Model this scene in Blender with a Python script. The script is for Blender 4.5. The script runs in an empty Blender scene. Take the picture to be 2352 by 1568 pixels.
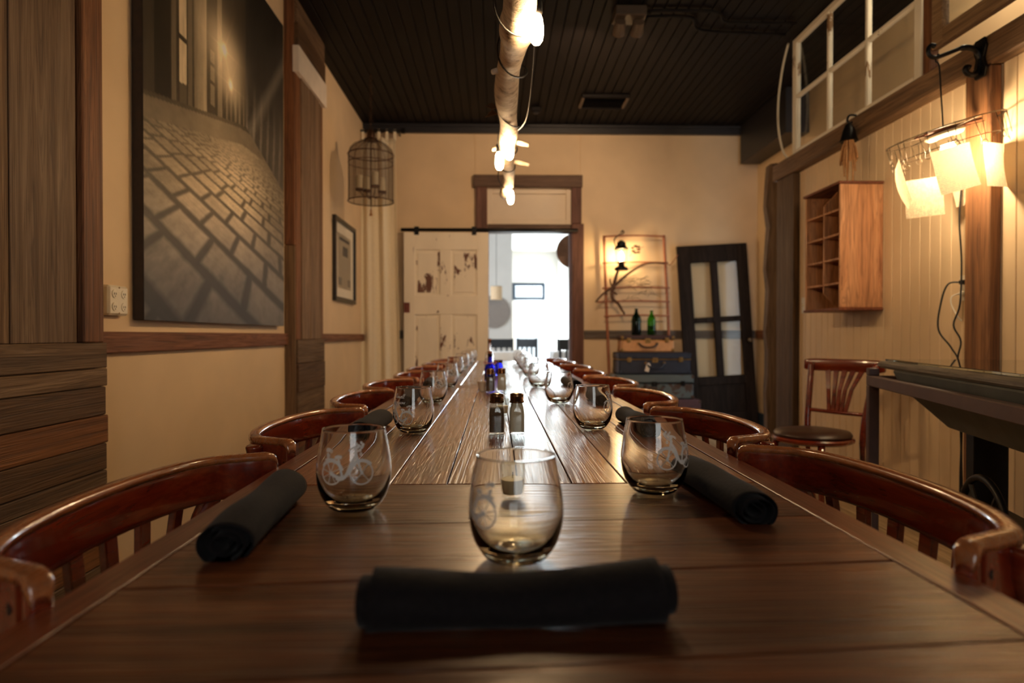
import bpy, bmesh, math, random
from mathutils import Vector, Matrix, Euler
random.seed(7)
PI = math.pi
SC = bpy.context.scene
COL = SC.collection

# ------------------------------------------------------------------ camera
F_PX = 1500.0                       # focal length in pixels of the 2352 px wide frame
cam_d = bpy.data.cameras.new('camera')
cam_d.sensor_width = 36.0
cam_d.lens = 36.0 * F_PX / 2352.0
cam_d.clip_start = 0.02
cam_d.clip_end = 200
cam = bpy.data.objects.new('camera', cam_d)
COL.objects.link(cam)
cam.location = (0, 0, 1.0)
cam.rotation_euler = (math.radians(90 - 0.535), 0, -math.atan(36 / F_PX))
cam_d.dof.use_dof = True
cam_d.dof.focus_distance = 1.45
cam_d.dof.aperture_fstop = 3.2
SC.camera = cam

# ------------------------------------------------------------------ world, daylight, exposure
W = bpy.data.worlds.new('daylight_world'); SC.world = W
W.use_nodes = True
bg = W.node_tree.nodes['Background']
bg.inputs[0].default_value = (0.80, 0.90, 1.0, 1)
bg.inputs[1].default_value = 2.0

def area_light(name, loc, rot, sx, sy, power, color):
    l = bpy.data.lights.new(name, 'AREA')
    l.shape = 'RECTANGLE'; l.size = sx; l.size_y = sy; l.energy = power; l.color = color
    o = bpy.data.objects.new(name, l); COL.objects.link(o)
    o.location = loc; o.rotation_euler = rot
    return o
# daylight entering the cafe behind the doorway: street door at its far end, plus an added unseen side window
area_light('daylight_street_door', (0.98, 17.25, 1.25), (-PI / 2, 0, 0), 1.1, 2.3, 400, (0.82, 0.93, 1.0))
area_light('added_cafe_side_light', (-2.35, 9.6, 1.7), (0, -PI / 2, 0), 1.8, 2.6, 60, (0.86, 0.93, 1.0))
# added cool fill from the unseen near end of the passage
area_light('added_passage_fill', (2.62, 0.4, 1.9), (PI / 2, 0, 0), 0.5, 1.6, 26, (0.70, 0.84, 1.0))
# added soft fill light, entering by a made-up window behind the camera
area_light('added_near_fill', (0.35, -2.72, 1.75), (PI / 2, 0, 0), 1.3, 1.5, 18, (1.0, 0.92, 0.82))
# added cool light at a made-up side door, unseen behind the end post
area_light('added_side_door_light', (3.02, 6.1, 1.15), (0, PI / 2, 0), 1.9, 0.8, 4, (0.80, 0.90, 1.0))

SC.view_settings.view_transform = 'Standard'
SC.view_settings.look = 'None'
SC.view_settings.exposure = 0.0
SC.view_settings.gamma = 1.0
SC.view_settings.use_curve_mapping = False
SC.cycles.max_bounces = 16; SC.cycles.diffuse_bounces = 3; SC.cycles.glossy_bounces = 4; SC.cycles.transmission_bounces = 16; SC.cycles.transparent_max_bounces = 16
SC.cycles.adaptive_threshold = 0.08

# ------------------------------------------------------------------ materials
def lin(c):
    c = c / 255.0
    return c / 12.92 if c <= 0.04045 else ((c + 0.055) / 1.055) ** 2.4
def rgb(r, g, b): return (lin(r), lin(g), lin(b), 1.0)

MATS = {}
class NT:
    def __init__(self, name):
        self.m = bpy.data.materials.new(name); self.m.use_nodes = True
        self.t = self.m.node_tree; self.n = self.t.nodes; self.l = self.t.links
        self.b = self.n['Principled BSDF']; self.out = self.n['Material Output']
        MATS[name] = self.m
    def node(self, kind, **kw):
        x = self.n.new(kind)
        for k, v in kw.items(): setattr(x, k, v)
        return x
    def link(self, a, b): self.l.new(a, b)
    def set(self, **kw):
        names = {'color': 'Base Color', 'rough': 'Roughness', 'metal': 'Metallic', 'coat': 'Coat Weight', 'coat_rough': 'Coat Roughness',
                 'trans': 'Transmission Weight', 'ior': 'IOR', 'spec': 'Specular IOR Level', 'alpha': 'Alpha', 'sheen': 'Sheen Weight',
                 'emit': 'Emission Color', 'power': 'Emission Strength', 'sss': 'Subsurface Weight'}
        for k, v in kw.items(): self.b.inputs[names[k]].default_value = v
        return self
    def ramp(self, fac, stops):
        r = self.node('ShaderNodeValToRGB')
        e = r.color_ramp.elements
        while len(e) < len(stops): e.new(0.5)
        for el, (p, c) in zip(e, stops): el.position = p; el.color = c
        self.link(fac, r.inputs[0]); return r.outputs[0]
    def coords(self, scale=(1, 1, 1), rand=True, kind='Object'):
        tc = self.node('ShaderNodeTexCoord')
        src = tc.outputs[kind]
        if rand:
            oi = self.node('ShaderNodeObjectInfo')
            mu = self.node('ShaderNodeMath', operation='MULTIPLY'); mu.inputs[1].default_value = 41.0
            self.link(oi.outputs['Random'], mu.inputs[0])
            ad = self.node('ShaderNodeVectorMath', operation='ADD')
            self.link(src, ad.inputs[0]); self.link(mu.outputs[0], ad.inputs[1]); src = ad.outputs[0]
        mp = self.node('ShaderNodeMapping'); mp.inputs['Scale'].default_value = scale
        self.link(src, mp.inputs[0]); return mp.outputs[0]
    def noise(self, vec, scale, detail=5, rough=0.55, dist=0.0):
        x = self.node('ShaderNodeTexNoise')
        x.inputs['Scale'].default_value = scale; x.inputs['Detail'].default_value = detail
        x.inputs['Roughness'].default_value = rough; x.inputs['Distortion'].default_value = dist
        if vec is not None: self.link(vec, x.inputs['Vector'])
        return x.outputs['Fac']
    def mix(self, fac, a, b, blend='MIX'):
        x = self.node('ShaderNodeMix', data_type='RGBA', blend_type=blend)
        if isinstance(fac, (int, float)): x.inputs[0].default_value = fac
        else: self.link(fac, x.inputs[0])
        for s, v in ((6, a), (7, b)):
            if isinstance(v, tuple): x.inputs[s].default_value = v
            else: self.link(v, x.inputs[s])
        return x.outputs[2]
    def bump(self, h, strength=0.3, dist=0.005):
        x = self.node('ShaderNodeBump'); x.inputs['Strength'].default_value = strength; x.inputs['Distance'].default_value = dist
        self.link(h, x.inputs['Height']); self.link(x.outputs[0], self.b.inputs['Normal'])

def plain(name, col, rough=0.5, metal=0.0, var=0.12, nscale=25, bump=0.0, coat=0.0, sheen=0.0, spec=None):
    m = NT(name); v = m.coords(); n = m.noise(v, nscale, 2)
    lo = tuple(c * (1 - var) for c in col[:3]) + (1,); hi = tuple(min(1, c * (1 + var)) for c in col[:3]) + (1,)
    m.link(m.ramp(n, [(0.3, lo), (0.7, hi)]), m.b.inputs['Base Color'])
    m.set(rough=rough, metal=metal, coat=coat, sheen=sheen)
    if spec is not None: m.set(spec=spec)
    if bump: m.bump(n, bump, 0.003)
    return m.m

def wood(name, c1, c2, c3=None, axis='Y', rough=0.5, coat=0.0, bump=0.25, rnd=0.3, across=16, along=0.9, coat_rough=0.15, knots=True, spec=0.5, bdist=0.004, rings=26.0):
    m = NT(name)
    ai = 'XYZ'.index(axis)
    sc = [across] * 3; sc[ai] = along
    v = m.coords(tuple(sc))
    n1 = m.noise(v, 1.0, 3, 0.6, 1.4)
    sc2 = [across * 9] * 3; sc2[ai] = along * 5
    n2 = m.noise(m.coords(tuple(sc2)), 1.0, 2, 0.6, 0.3)
    stops = [(0.28, c1), (0.5, c2), (0.75, c3 or c2)]
    colr = m.ramp(n1, stops)
    if rings:
        mu = m.node('ShaderNodeMath', operation='MULTIPLY'); mu.inputs[1].default_value = rings * 2; m.link(n1, mu.inputs[0])
        sn = m.node('ShaderNodeMath', operation='SINE'); m.link(mu.outputs[0], sn.inputs[0])
        rg = m.ramp(sn.outputs[0], [(0.0, (1, 1, 1, 1)), (0.55, (0.92, 0.92, 0.92, 1)), (1.0, (0.55, 0.52, 0.50, 1))])
        colr = m.mix(0.6, colr, rg, 'MULTIPLY')
    fine = m.ramp(n2, [(0.35, (0.45, 0.45, 0.45, 1)), (0.65, (1, 1, 1, 1))])
    colr = m.mix(0.55, colr, fine, 'MULTIPLY')
    oi = m.node('ShaderNodeObjectInfo')
    mr = m.node('ShaderNodeMapRange'); mr.inputs[3].default_value = 1 - rnd; mr.inputs[4].default_value = 1 + rnd
    m.link(oi.outputs['Random'], mr.inputs[0])
    hs = m.node('ShaderNodeHueSaturation'); m.link(colr, hs.inputs['Color']); m.link(mr.outputs[0], hs.inputs['Value'])
    m.link(hs.outputs[0], m.b.inputs['Base Color'])
    m.link(m.ramp(n2, [(0.2, (rough * 1.35,) * 3 + (1,)), (0.8, (rough * 0.8,) * 3 + (1,))]), m.b.inputs['Roughness'])
    m.set(coat=coat, coat_rough=coat_rough, spec=spec)
    ad = m.node('ShaderNodeMath', operation='ADD'); m.link(n1, ad.inputs[0]); m.link(n2, ad.inputs[1])
    if rings:
        mb_ = m.node('ShaderNodeMath', operation='MULTIPLY_ADD'); mb_.inputs[1].default_value = -0.16; m.link(sn.outputs[0], mb_.inputs[0]); m.link(ad.outputs[0], mb_.inputs[2])
        ad = mb_
    m.bump(ad.outputs[0], bump, bdist)
    return m.m

def emit(name, col, power):
    m = NT(name); m.set(color=(0.9, 0.85, 0.75, 1), emit=col, power=power, rough=0.4); return m.m

def glass(name, col, rough=0.0, ior=1.5, absorb=None, dens=0.0):
    m = NT(name); m.set(color=col, rough=rough, trans=1.0, ior=ior)
    if absorb:
        va = m.node('ShaderNodeVolumeAbsorption'); va.inputs[0].default_value = absorb; va.inputs[1].default_value = dens
        m.link(va.outputs[0], m.out.inputs['Volume'])
    return m.m

def see_through(name, col, alpha, rough=0.8):
    m = NT(name); m.set(color=col, rough=rough, alpha=alpha); return m.m

def painted(name, paint, under, amount, scale=6, rough=0.6, stretch=(1, 1, 0.4)):
    m = NT(name); v = m.coords(stretch)
    n = m.noise(v, scale, 6, 0.72, 0.4)
    n2 = m.noise(m.coords((1, 1, 1)), 2.2, 2)
    ad = m.node('ShaderNodeMath', operation='ADD'); m.link(n, ad.inputs[0]); m.link(n2, ad.inputs[1])
    hf = m.node('ShaderNodeMath', operation='MULTIPLY'); hf.inputs[1].default_value = 0.5; m.link(ad.outputs[0], hf.inputs[0])
    ma = m.ramp(hf.outputs[0], [(amount, (0, 0, 0, 1)), (amount + 0.012, (1, 1, 1, 1))])
    n3 = m.noise(v, 3, 4)
    base = m.ramp(n3, [(0.3, tuple(c * 0.86 for c in paint[:3]) + (1,)), (0.7, paint)])
    m.link(m.mix(ma, base, under), m.b.inputs['Base Color'])
    m.set(rough=rough); m.bump(ma, 0.25, 0.002)
    return m.m

wall_paint = plain('wall_paint', rgb(222, 194, 156), 0.62, var=0.05, nscale=3)
wall_paint_white = plain('cafe_white_paint', rgb(236, 234, 230), 0.6, var=0.03, nscale=3)
ceiling_black = plain('ceiling_black', rgb(20, 16, 16), 0.6, var=0.15, nscale=8, spec=0.15)
dark_crown = plain('dark_crown', rgb(34, 32, 36), 0.45, var=0.15, nscale=8)
floor_wood = wood('floor_wood', rgb(150, 122, 88), rgb(186, 156, 116), rgb(200, 172, 132), 'Y', 0.45, 0.1, 0.2, 0.12)
table_long = wood('table_wood_long', rgb(92, 44, 22), rgb(140, 76, 42), rgb(168, 98, 58), 'Y', 0.28, 0.7, 0.40, 0.34, 16, 0.8, 0.17)
table_cross = wood('table_wood_cross', rgb(72, 36, 19), rgb(112, 62, 34), rgb(134, 80, 46), 'X', 0.30, 0.45, 0.40, 0.22, 16, 0.8, 0.22)
table_rail = wood('table_rail_wood', rgb(88, 38, 20), rgb(116, 54, 28), rgb(128, 62, 34), 'Y', 0.32, 0.4, 0.15, 0.05, 26, 1.0, 0.2)
chair_wood = wood('chair_mahogany', rgb(84, 22, 10), rgb(120, 38, 18), rgb(140, 56, 26), 'X', 0.20, 0.9, 0.03, 0.10, 14, 1.5, 0.07, rings=0)
chair_rim = wood('chair_worn_rim', rgb(150, 84, 44), rgb(180, 108, 62), rgb(196, 126, 78), 'X', 0.25, 0.7, 0.03, 0.1, 14, 1.5, 0.1, rings=0)
barn_z = wood('barn_wood_upright', rgb(70, 50, 32), rgb(112, 84, 56), rgb(132, 104, 74), 'Z', 0.7, 0, 0.4, 0.25, 18, 0.7)
barn_grey_z = wood('barn_wood_grey_upright', rgb(92, 68, 48), rgb(128, 100, 74), rgb(150, 124, 98), 'Z', 0.65, 0, 0.4, 0.15, 18, 0.7)
barn_brown_z = wood('barn_wood_brown_upright', rgb(88, 50, 26), rgb(132, 82, 44), rgb(150, 98, 58), 'Z', 0.6, 0, 0.4, 0.12, 18, 0.7)
barn_y = wood('barn_wood_level', rgb(78, 56, 36), rgb(118, 90, 62), rgb(140, 112, 84), 'Y', 0.65, 0, 0.4, 0.2, 18, 0.7)
barn_orange_y = wood('barn_wood_orange_level', rgb(96, 56, 26), rgb(142, 88, 42), rgb(164, 106, 54), 'Y', 0.6, 0, 0.4, 0.12, 18, 0.7)
barn_dark_y = wood('barn_wood_dark_level', rgb(66, 44, 24), rgb(98, 68, 38), rgb(112, 80, 48), 'Y', 0.6, 0, 0.4, 0.12, 18, 0.7)
rail_brown_y = wood('chair_rail_brown', rgb(92, 54, 32), rgb(136, 84, 54), rgb(150, 98, 66), 'Y', 0.6, 0, 0.3, 0.15, 18, 0.7)
rail_grey_x = wood('chair_rail_grey', rgb(80, 68, 60), rgb(110, 96, 86), rgb(126, 112, 100), 'X', 0.65, 0, 0.3, 0.1, 18, 0.7)
case_z = wood('door_casing_upright', rgb(74, 42, 30), rgb(112, 70, 54), rgb(132, 90, 74), 'Z', 0.6, 0, 0.35, 0.1, 18, 0.8)
case_x = wood('door_casing_level', rgb(72, 50, 38), rgb(106, 78, 60), rgb(124, 94, 74), 'X', 0.6, 0, 0.35, 0.1, 18, 0.8)
beam_y = wood('beam_wood', rgb(84, 60, 38), rgb(124, 92, 62), rgb(142, 108, 76), 'Y', 0.6, 0, 0.35, 0.1, 12, 0.6)
post_z = wood('post_wood', rgb(96, 60, 34), rgb(138, 92, 56), rgb(154, 108, 70), 'Z', 0.6, 0, 0.35, 0.15, 12, 0.6)
dark_door_z = wood('dark_old_door_wood', rgb(28, 20, 16), rgb(42, 31, 25), rgb(52, 40, 33), 'Z', 0.7, 0.0, 0.25, 0.08, 16, 0.8, spec=0.2)
sash_wood = painted('sash_white_paint', rgb(246, 236, 216), rgb(140, 108, 74), 0.60, 9, 0.55)
sash_brown = wood('sash_brown_wood', rgb(112, 84, 56), rgb(152, 120, 86), rgb(170, 140, 104), 'Y', 0.6, 0, 0.3, 0.08, 16, 0.8)
crate_wood = wood('crate_pine', rgb(160, 102, 64), rgb(204, 144, 98), rgb(220, 164, 120), 'Z', 0.55, 0.1, 0.15, 0.10, 10, 1.2)
crate_dark = wood('crate_dark_board', rgb(96, 48, 28), rgb(130, 70, 42), rgb(140, 80, 50), 'Y', 0.55, 0.1, 0.15, 0.1, 10, 1.2)
peel_paint = painted('peeling_cream_paint', rgb(246, 232, 208), rgb(104, 62, 42), 0.592, 11, 0.5, (1, 1, 0.35))
cream_panel = plain('transom_cream', rgb(226, 208, 184), 0.5, var=0.04, nscale=4)
curtain_cloth = plain('curtain_cloth', rgb(232, 218, 190), 0.85, var=0.04, nscale=60, bump=0.1)
napkin_cloth = plain('black_napkin_cloth', rgb(24, 21, 23), 0.85, var=0.2, nscale=160, bump=0.2, sheen=0.05, spec=0.12)
iron = plain('black_iron', rgb(26, 24, 24), 0.42, metal=0.6, var=0.2, nscale=60, bump=0.15)
bronze = plain('bronze_wire', rgb(72, 48, 32), 0.45, metal=0.7, var=0.2, nscale=60)
wire_metal = plain('grey_wire', rgb(120, 106, 88), 0.32, metal=0.9, var=0.1, nscale=60)
cap_metal = plain('shaker_cap_metal', rgb(118, 88, 62), 0.26, metal=0.9, var=0.15, nscale=60)
brass = plain('old_brass', rgb(170, 136, 84), 0.35, metal=0.8, var=0.2, nscale=60)
black_rubber = plain('black_cord', rgb(22, 20, 19), 0.5, var=0.1)
white_plastic = plain('ivory_plastic', rgb(232, 222, 200), 0.35, var=0.03)
slot_dark = plain('slot_dark', rgb(40, 34, 30), 0.6, var=0.05)
cord_white = plain('white_cord', rgb(216, 206, 186), 0.7, var=0.06)
def drinking_glass():
    m = NT('drinking_glass'); tc = m.node('ShaderNodeTexCoord'); sp_ = m.node('ShaderNodeSeparateXYZ'); m.link(tc.outputs['Object'], sp_.inputs[0])
    mr = m.node('ShaderNodeMapRange'); mr.inputs[1].default_value = 0.0; mr.inputs[2].default_value = 0.03; m.link(sp_.outputs['Z'], mr.inputs[0])
    m.link(m.ramp(mr.outputs[0], [(0.0, (0.88, 0.84, 0.58, 1)), (0.5, (0.96, 0.95, 0.86, 1)), (1.0, (1, 1, 1, 1))]), m.b.inputs['Base Color'])
    m.set(rough=0.0, trans=1.0, ior=1.45); return m.m
glass_clear = drinking_glass()
def thin_glass(name, tint=(0.97, 0.98, 0.97, 1), ior=1.5, rough=0.02):
    m = NT(name); t = m.node('ShaderNodeBsdfTransparent'); t.inputs[0].default_value = tint
    g = m.node('ShaderNodeBsdfGlossy'); g.inputs['Roughness'].default_value = rough; lw_ = m.node('ShaderNodeLayerWeight'); lw_.inputs[0].default_value = 0.5
    pw = m.node('ShaderNodeMath', operation='POWER'); pw.inputs[1].default_value = 4.0; m.link(lw_.outputs['Facing'], pw.inputs[0])
    f = m.node('ShaderNodeMath', operation='MULTIPLY_ADD'); f.inputs[1].default_value = 0.75; f.inputs[2].default_value = ((ior - 1) / (ior + 1)) ** 2; m.link(pw.outputs[0], f.inputs[0])
    mx = m.node('ShaderNodeMixShader'); m.link(f.outputs[0], mx.inputs[0]); m.link(t.outputs[0], mx.inputs[1]); m.link(g.outputs[0], mx.inputs[2]); m.link(mx.outputs[0], m.out.inputs['Surface'])
    return m.m
glass_pane = thin_glass('window_glass'); jar_glass = thin_glass('jar_glass', (0.96, 0.97, 0.95, 1), 1.55, 0.0)
def etch():
    m = NT('etched_white'); m.set(color=rgb(236, 238, 240), rough=0.7)
    tr = m.node('ShaderNodeBsdfTranslucent'); tr.inputs[0].default_value = rgb(240, 242, 244)
    mx = m.node('ShaderNodeMixShader'); mx.inputs[0].default_value = 0.5
    m.link(m.b.outputs[0], mx.inputs[1]); m.link(tr.outputs[0], mx.inputs[2]); m.link(mx.outputs[0], m.out.inputs['Surface'])
    return m.m
etch_white = etch()
pepper = plain('ground_pepper', rgb(96, 74, 56), 0.9, var=0.55, nscale=900)
salt = plain('salt', rgb(222, 206, 180), 0.9, var=0.05, nscale=500)
candle_wax = plain('candle_wax', rgb(240, 226, 190), 0.5, var=0.02)
bulb_glow = emit('bulb_glow', (1.0, 0.66, 0.34, 1), 350.0)
flame_glow = emit('lantern_glow', (1.0, 0.68, 0.34, 1), 300.0)
lamp_glow = emit('lamp_bulb_glow', (1.0, 0.74, 0.44, 1), 430.0)
added_passage_glow = emit('added_passage_lamp_glow', (1.0, 0.80, 0.52, 1), 260.0)  # glow of the added, unseen lamp in the passage
canvas_side = plain('canvas_side', rgb(48, 34, 26), 0.6, var=0.2)
frame_black = plain('picture_frame_black', rgb(26, 22, 20), 0.35, var=0.1)
mat_board = plain('mat_board', rgb(232, 220, 196), 0.7, var=0.03)
suit_tan = plain('suitcase_tan', rgb(206, 150, 100), 0.5, var=0.1, nscale=30)
suit_lid = plain('suitcase_dark_lid', rgb(66, 44, 46), 0.5, var=0.1, nscale=30)
suit_navy = plain('suitcase_navy', rgb(35, 39, 54), 0.5, var=0.15, nscale=30)
suit_maroon = plain('suitcase_maroon', rgb(84, 56, 62), 0.55, var=0.15, nscale=30)
tin_blue = painted('painted_tin_trunk', rgb(92, 102, 104), rgb(74, 54, 44), 0.545, 9, 0.45, (1, 1, 1))
leather = plain('leather_handle', rgb(70, 44, 28), 0.5, var=0.2)
paper_tag = plain('paper_tag', rgb(232, 220, 206), 0.8, var=0.04)
bottle_dark = glass('dark_green_bottle', (0.02, 0.12, 0.07, 1), 0.02, 1.5)
bottle_green = glass('light_green_bottle', (0.22, 0.62, 0.10, 1), 0.02, 1.5)
bottle_blue = glass('blue_bottle_glass', (0.10, 0.12, 0.85, 1), 0.02, 1.5)
branch_bark = plain('branch_bark', rgb(96, 66, 48), 0.8, var=0.35, nscale=30, bump=0.5)
trellis_wood = plain('trellis_twig', rgb(166, 104, 76), 0.7, var=0.2, nscale=30, bump=0.3)
twine = plain('jute_twine', rgb(170, 122, 78), 0.9, var=0.25, nscale=120, bump=0.5)
steel_frame = plain('painted_steel', rgb(78, 58, 58), 0.5, var=0.12, nscale=20)
galvanised = plain('galvanised_trough', rgb(76, 80, 80), 0.5, metal=0.4, var=0.2, nscale=12)
grey_board = wood('grey_board', rgb(84, 78, 70), rgb(112, 104, 94), rgb(126, 118, 106), 'Y', 0.55, 0.1, 0.2, 0.1)
seat_vinyl = plain('brown_seat_vinyl', rgb(56, 34, 24), 0.4, var=0.15, nscale=30, bump=0.1)
cafe_dark = plain('cafe_dark_blue', rgb(44, 58, 74), 0.5, var=0.1)
cafe_black = plain('cafe_black', rgb(30, 36, 42), 0.5, var=0.1)
white_linen = plain('white_linen', rgb(240, 240, 240), 0.8, var=0.02)
shade_cloth = plain('lamp_shade_cloth', rgb(236, 206, 168), 0.8, var=0.03)
disc_brown = plain('round_wood_disc', rgb(112, 84, 72), 0.6, var=0.15, nscale=20)
ceramic = plain('cream_ceramic', rgb(232, 216, 186), 0.3, var=0.03)
ribbon_pink = plain('pink_ribbon', rgb(206, 140, 140), 0.7, var=0.1)
cork = plain('cork', rgb(150, 96, 66), 0.8, var=0.25, nscale=120)
cage_mesh = see_through('cage_wire_mesh', rgb(74, 50, 36), 0.42, 0.6)
lantern_glass = thin_glass('lantern_glass')
plaster_white = plain('white_board', rgb(228, 214, 198), 0.6, var=0.06, nscale=10)

def birch():
    m = NT('birch_bark'); v = m.coords((1, 1, 1), rand=False)
    n = m.noise(v, 14, 8, 0.65, 0.6)
    v2 = m.coords((3, 12, 3), rand=False)
    n2 = m.noise(v2, 5, 4, 0.6)
    c = m.ramp(n, [(0.32, rgb(120, 96, 74)), (0.42, rgb(212, 194, 168)), (0.60, rgb(242, 230, 210))])
    d = m.ramp(n2, [(0.36, (0.4, 0.36, 0.32, 1)), (0.48, (1, 1, 1, 1))])
    m.link(m.mix(0.45, c, d, 'MULTIPLY'), m.b.inputs['Base Color']); m.set(rough=0.75); m.bump(n, 0.6, 0.01)
    return m.m
birch_bark = birch()

def paper_text(name, base, ink, pitch, axis='Z', glow=0.0):
    m = NT(name); tc = m.node('ShaderNodeTexCoord'); sep = m.node('ShaderNodeSeparateXYZ'); m.link(tc.outputs['Object'], sep.inputs[0])
    mu = m.node('ShaderNodeMath', operation='MULTIPLY'); mu.inputs[1].default_value = 1.0 / pitch; m.link(sep.outputs[axis], mu.inputs[0])
    fr = m.node('ShaderNodeMath', operation='FRACT'); m.link(mu.outputs[0], fr.inputs[0])
    line = m.ramp(fr.outputs[0], [(0.40, (0, 0, 0, 1)), (0.46, (1, 1, 1, 1)), (0.72, (1, 1, 1, 1)), (0.78, (0, 0, 0, 1))])
    n = m.noise(m.coords((130, 130, 60), rand=False), 1.0, 2, 0.6)
    w = m.ramp(n, [(0.44, (0, 0, 0, 1)), (0.52, (1, 1, 1, 1))])
    f = m.mix(1.0, line, w, 'MULTIPLY')
    m.link(m.mix(f, base, ink), m.b.inputs['Base Color']); m.set(rough=0.8)
    tr = m.node('ShaderNodeBsdfTranslucent'); tr.inputs[0].default_value = base
    mx = m.node('ShaderNodeMixShader'); mx.inputs[0].default_value = 0.38
    m.link(m.b.outputs[0], mx.inputs[1]); m.link(tr.outputs[0], mx.inputs[2]); m.link(mx.outputs[0], m.out.inputs['Surface'])
    return m.m
letter_paper = paper_text('handwritten_paper', rgb(246, 230, 196), rgb(126, 92, 58), 0.0075)
news_paper = paper_text('newspaper_print', rgb(206, 190, 160), rgb(110, 98, 84), 0.010)

# ------------------------------------------------------------------ mesh tools
class MB:
    def __init__(self): self.v = []; self.f = []
    def add(self, vs, fs):
        o = len(self.v); self.v += [tuple(p) for p in vs]; self.f += [tuple(i + o for i in f) for f in fs]; return self
    def box(self, c, s, rot=None):
        x, y, z = (k / 2 for k in s)
        vs = [Vector(p) for p in ((-x, -y, -z), (x, -y, -z), (x, y, -z), (-x, y, -z), (-x, -y, z), (x, -y, z), (x, y, z), (-x, y, z))]
        if rot is not None:
            R = Euler(rot).to_matrix(); vs = [R @ p for p in vs]
        vs = [p + Vector(c) for p in vs]
        return self.add(vs, [(0, 3, 2, 1), (4, 5, 6, 7), (0, 1, 5, 4), (1, 2, 6, 5), (2, 3, 7, 6), (3, 0, 4, 7)])
    def rings(self, rings, close=False, cap=True):
        n = len(rings[0]); o = len(self.v)
        for r in rings: self.v += [tuple(p) for p in r]
        m = len(rings)
        for i in range(m if close else m - 1):
            a, b = o + i * n, o + ((i + 1) % m) * n
            for k in range(n): self.f.append((a + k, a + (k + 1) % n, b + (k + 1) % n, b + k))
        if cap and not close:
            self.f.append(tuple(o + k for k in reversed(range(n)))); self.f.append(tuple(o + (m - 1) * n + k for k in range(n)))
        return self
    def tube(self, pts, r, n=8, close=False, cap=True):
        pts = [Vector(p) for p in pts]; m = len(pts)
        rr = r if isinstance(r, (list, tuple)) else [r] * m
        t0 = None; rings = []; up = None
        for i in range(m):
            if close: t = pts[(i + 1) % m] - pts[i - 1]
            else: t = pts[min(i + 1, m - 1)] - pts[max(i - 1, 0)]
            t.normalize()
            if up is None: up = Vector((0, 0, 1)) if abs(t.z) < 0.9 else Vector((1, 0, 0))
            a = t.cross(up)
            if a.length < 1e-5: a = t.cross(Vector((0.3, 1, 0.2)))
            a.normalize(); b = a.cross(t).normalized(); up = b
            rings.append([pts[i] + (a * math.cos(2 * PI * k / n) + b * math.sin(2 * PI * k / n)) * rr[i] for k in range(n)])
        return self.rings(rings, close, cap)
    def lathe(self, prof, n=24, c=(0, 0, 0), cap=True):
        return self.rings([[(c[0] + r * math.cos(2 * PI * k / n), c[1] + r * math.sin(2 * PI * k / n), c[2] + z) for k in range(n)] for r, z in prof], False, cap)
    def prism(self, poly, y0, y1):
        n = len(poly); o = len(self.v)
        self.v += [(x, y0, z) for x, z in poly] + [(x, y1, z) for x, z in poly]
        self.f.append(tuple(o + k for k in range(n))); self.f.append(tuple(o + n + k for k in reversed(range(n))))
        for k in range(n): self.f.append((o + k, o + n + k, o + n + (k + 1) % n, o + (k + 1) % n))
        return self
    def sphere(self, c, r, n=12, m=8, s=(1, 1, 1)):
        rings = []
        for i in range(m + 1):
            a = PI * (i + 0.0001) / (m + 0.0002) - PI / 2
            rings.append([(c[0] + s[0] * r * math.cos(a) * math.cos(2 * PI * k / n), c[1] + s[1] * r * math.cos(a) * math.sin(2 * PI * k / n), c[2] + s[2] * r * math.sin(a)) for k in range(n)])
        return self.rings(rings)
    def torus(self, c, R, r, n=32, m=8, rot=None):
        pts = [Vector((R * math.cos(2 * PI * k / n), R * math.sin(2 * PI * k / n), 0)) for k in range(n)]
        if rot is not None:
            M = Euler(rot).to_matrix(); pts = [M @ p for p in pts]
        return self.tube([p + Vector(c) for p in pts], r, m, True)
    def mesh(self, name, mat, smooth=False, bevel=0.0, seg=1):
        me = bpy.data.meshes.new(name)
        me.from_pydata(self.v, [], self.f)
        bm = bmesh.new(); bm.from_mesh(me)
        bmesh.ops.recalc_face_normals(bm, faces=bm.faces)
        if bevel:
            es = [e for e in bm.edges if len(e.link_faces) == 2 and e.calc_face_angle(0) > 0.6]
            bmesh.ops.bevel(bm, geom=es, offset=bevel, segments=seg, profile=0.5, affect='EDGES')
        bm.to_mesh(me); bm.free()
        me.materials.append(mat)
        if smooth: me.shade_smooth() if smooth is True else smooth_angle(me, smooth)
        return me
    def build(self, name, mat, parent=None, smooth=False, bevel=0.0, seg=1, loc=(0, 0, 0), rot=(0, 0, 0)):
        return put(name, self.mesh(name, mat, smooth, bevel, seg), parent, loc, rot)

def smooth_angle(me, ang):
    me.shade_smooth()
    bm = bmesh.new(); bm.from_mesh(me)
    for e in bm.edges:
        if len(e.link_faces) == 2 and e.calc_face_angle(0) > ang: e.smooth = False
    bm.to_mesh(me); bm.free()

def put(name, me, parent=None, loc=(0, 0, 0), rot=(0, 0, 0)):
    o = bpy.data.objects.new(name, me); COL.objects.link(o)
    o.location = loc; o.rotation_euler = rot
    if parent is not None: o.parent = parent
    return o

BOXES = {}
def box(name, size, loc, mat, parent=None, bevel=0.002, rot=(0, 0, 0)):
    key = (tuple(round(s, 4) for s in size), mat.name, bevel)
    if key not in BOXES: BOXES[key] = MB().box((0, 0, 0), size).mesh(name, mat, False, min(bevel, min(size) * 0.3))
    return put(name, BOXES[key], parent, loc, rot)
def span(name, x0, x1, y0, y1, z0, z1, mat, parent=None, bevel=0.002):
    return box(name, (x1 - x0, y1 - y0, z1 - z0), ((x0 + x1) / 2, (y0 + y1) / 2, (z0 + z1) / 2), mat, parent, bevel)

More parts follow.
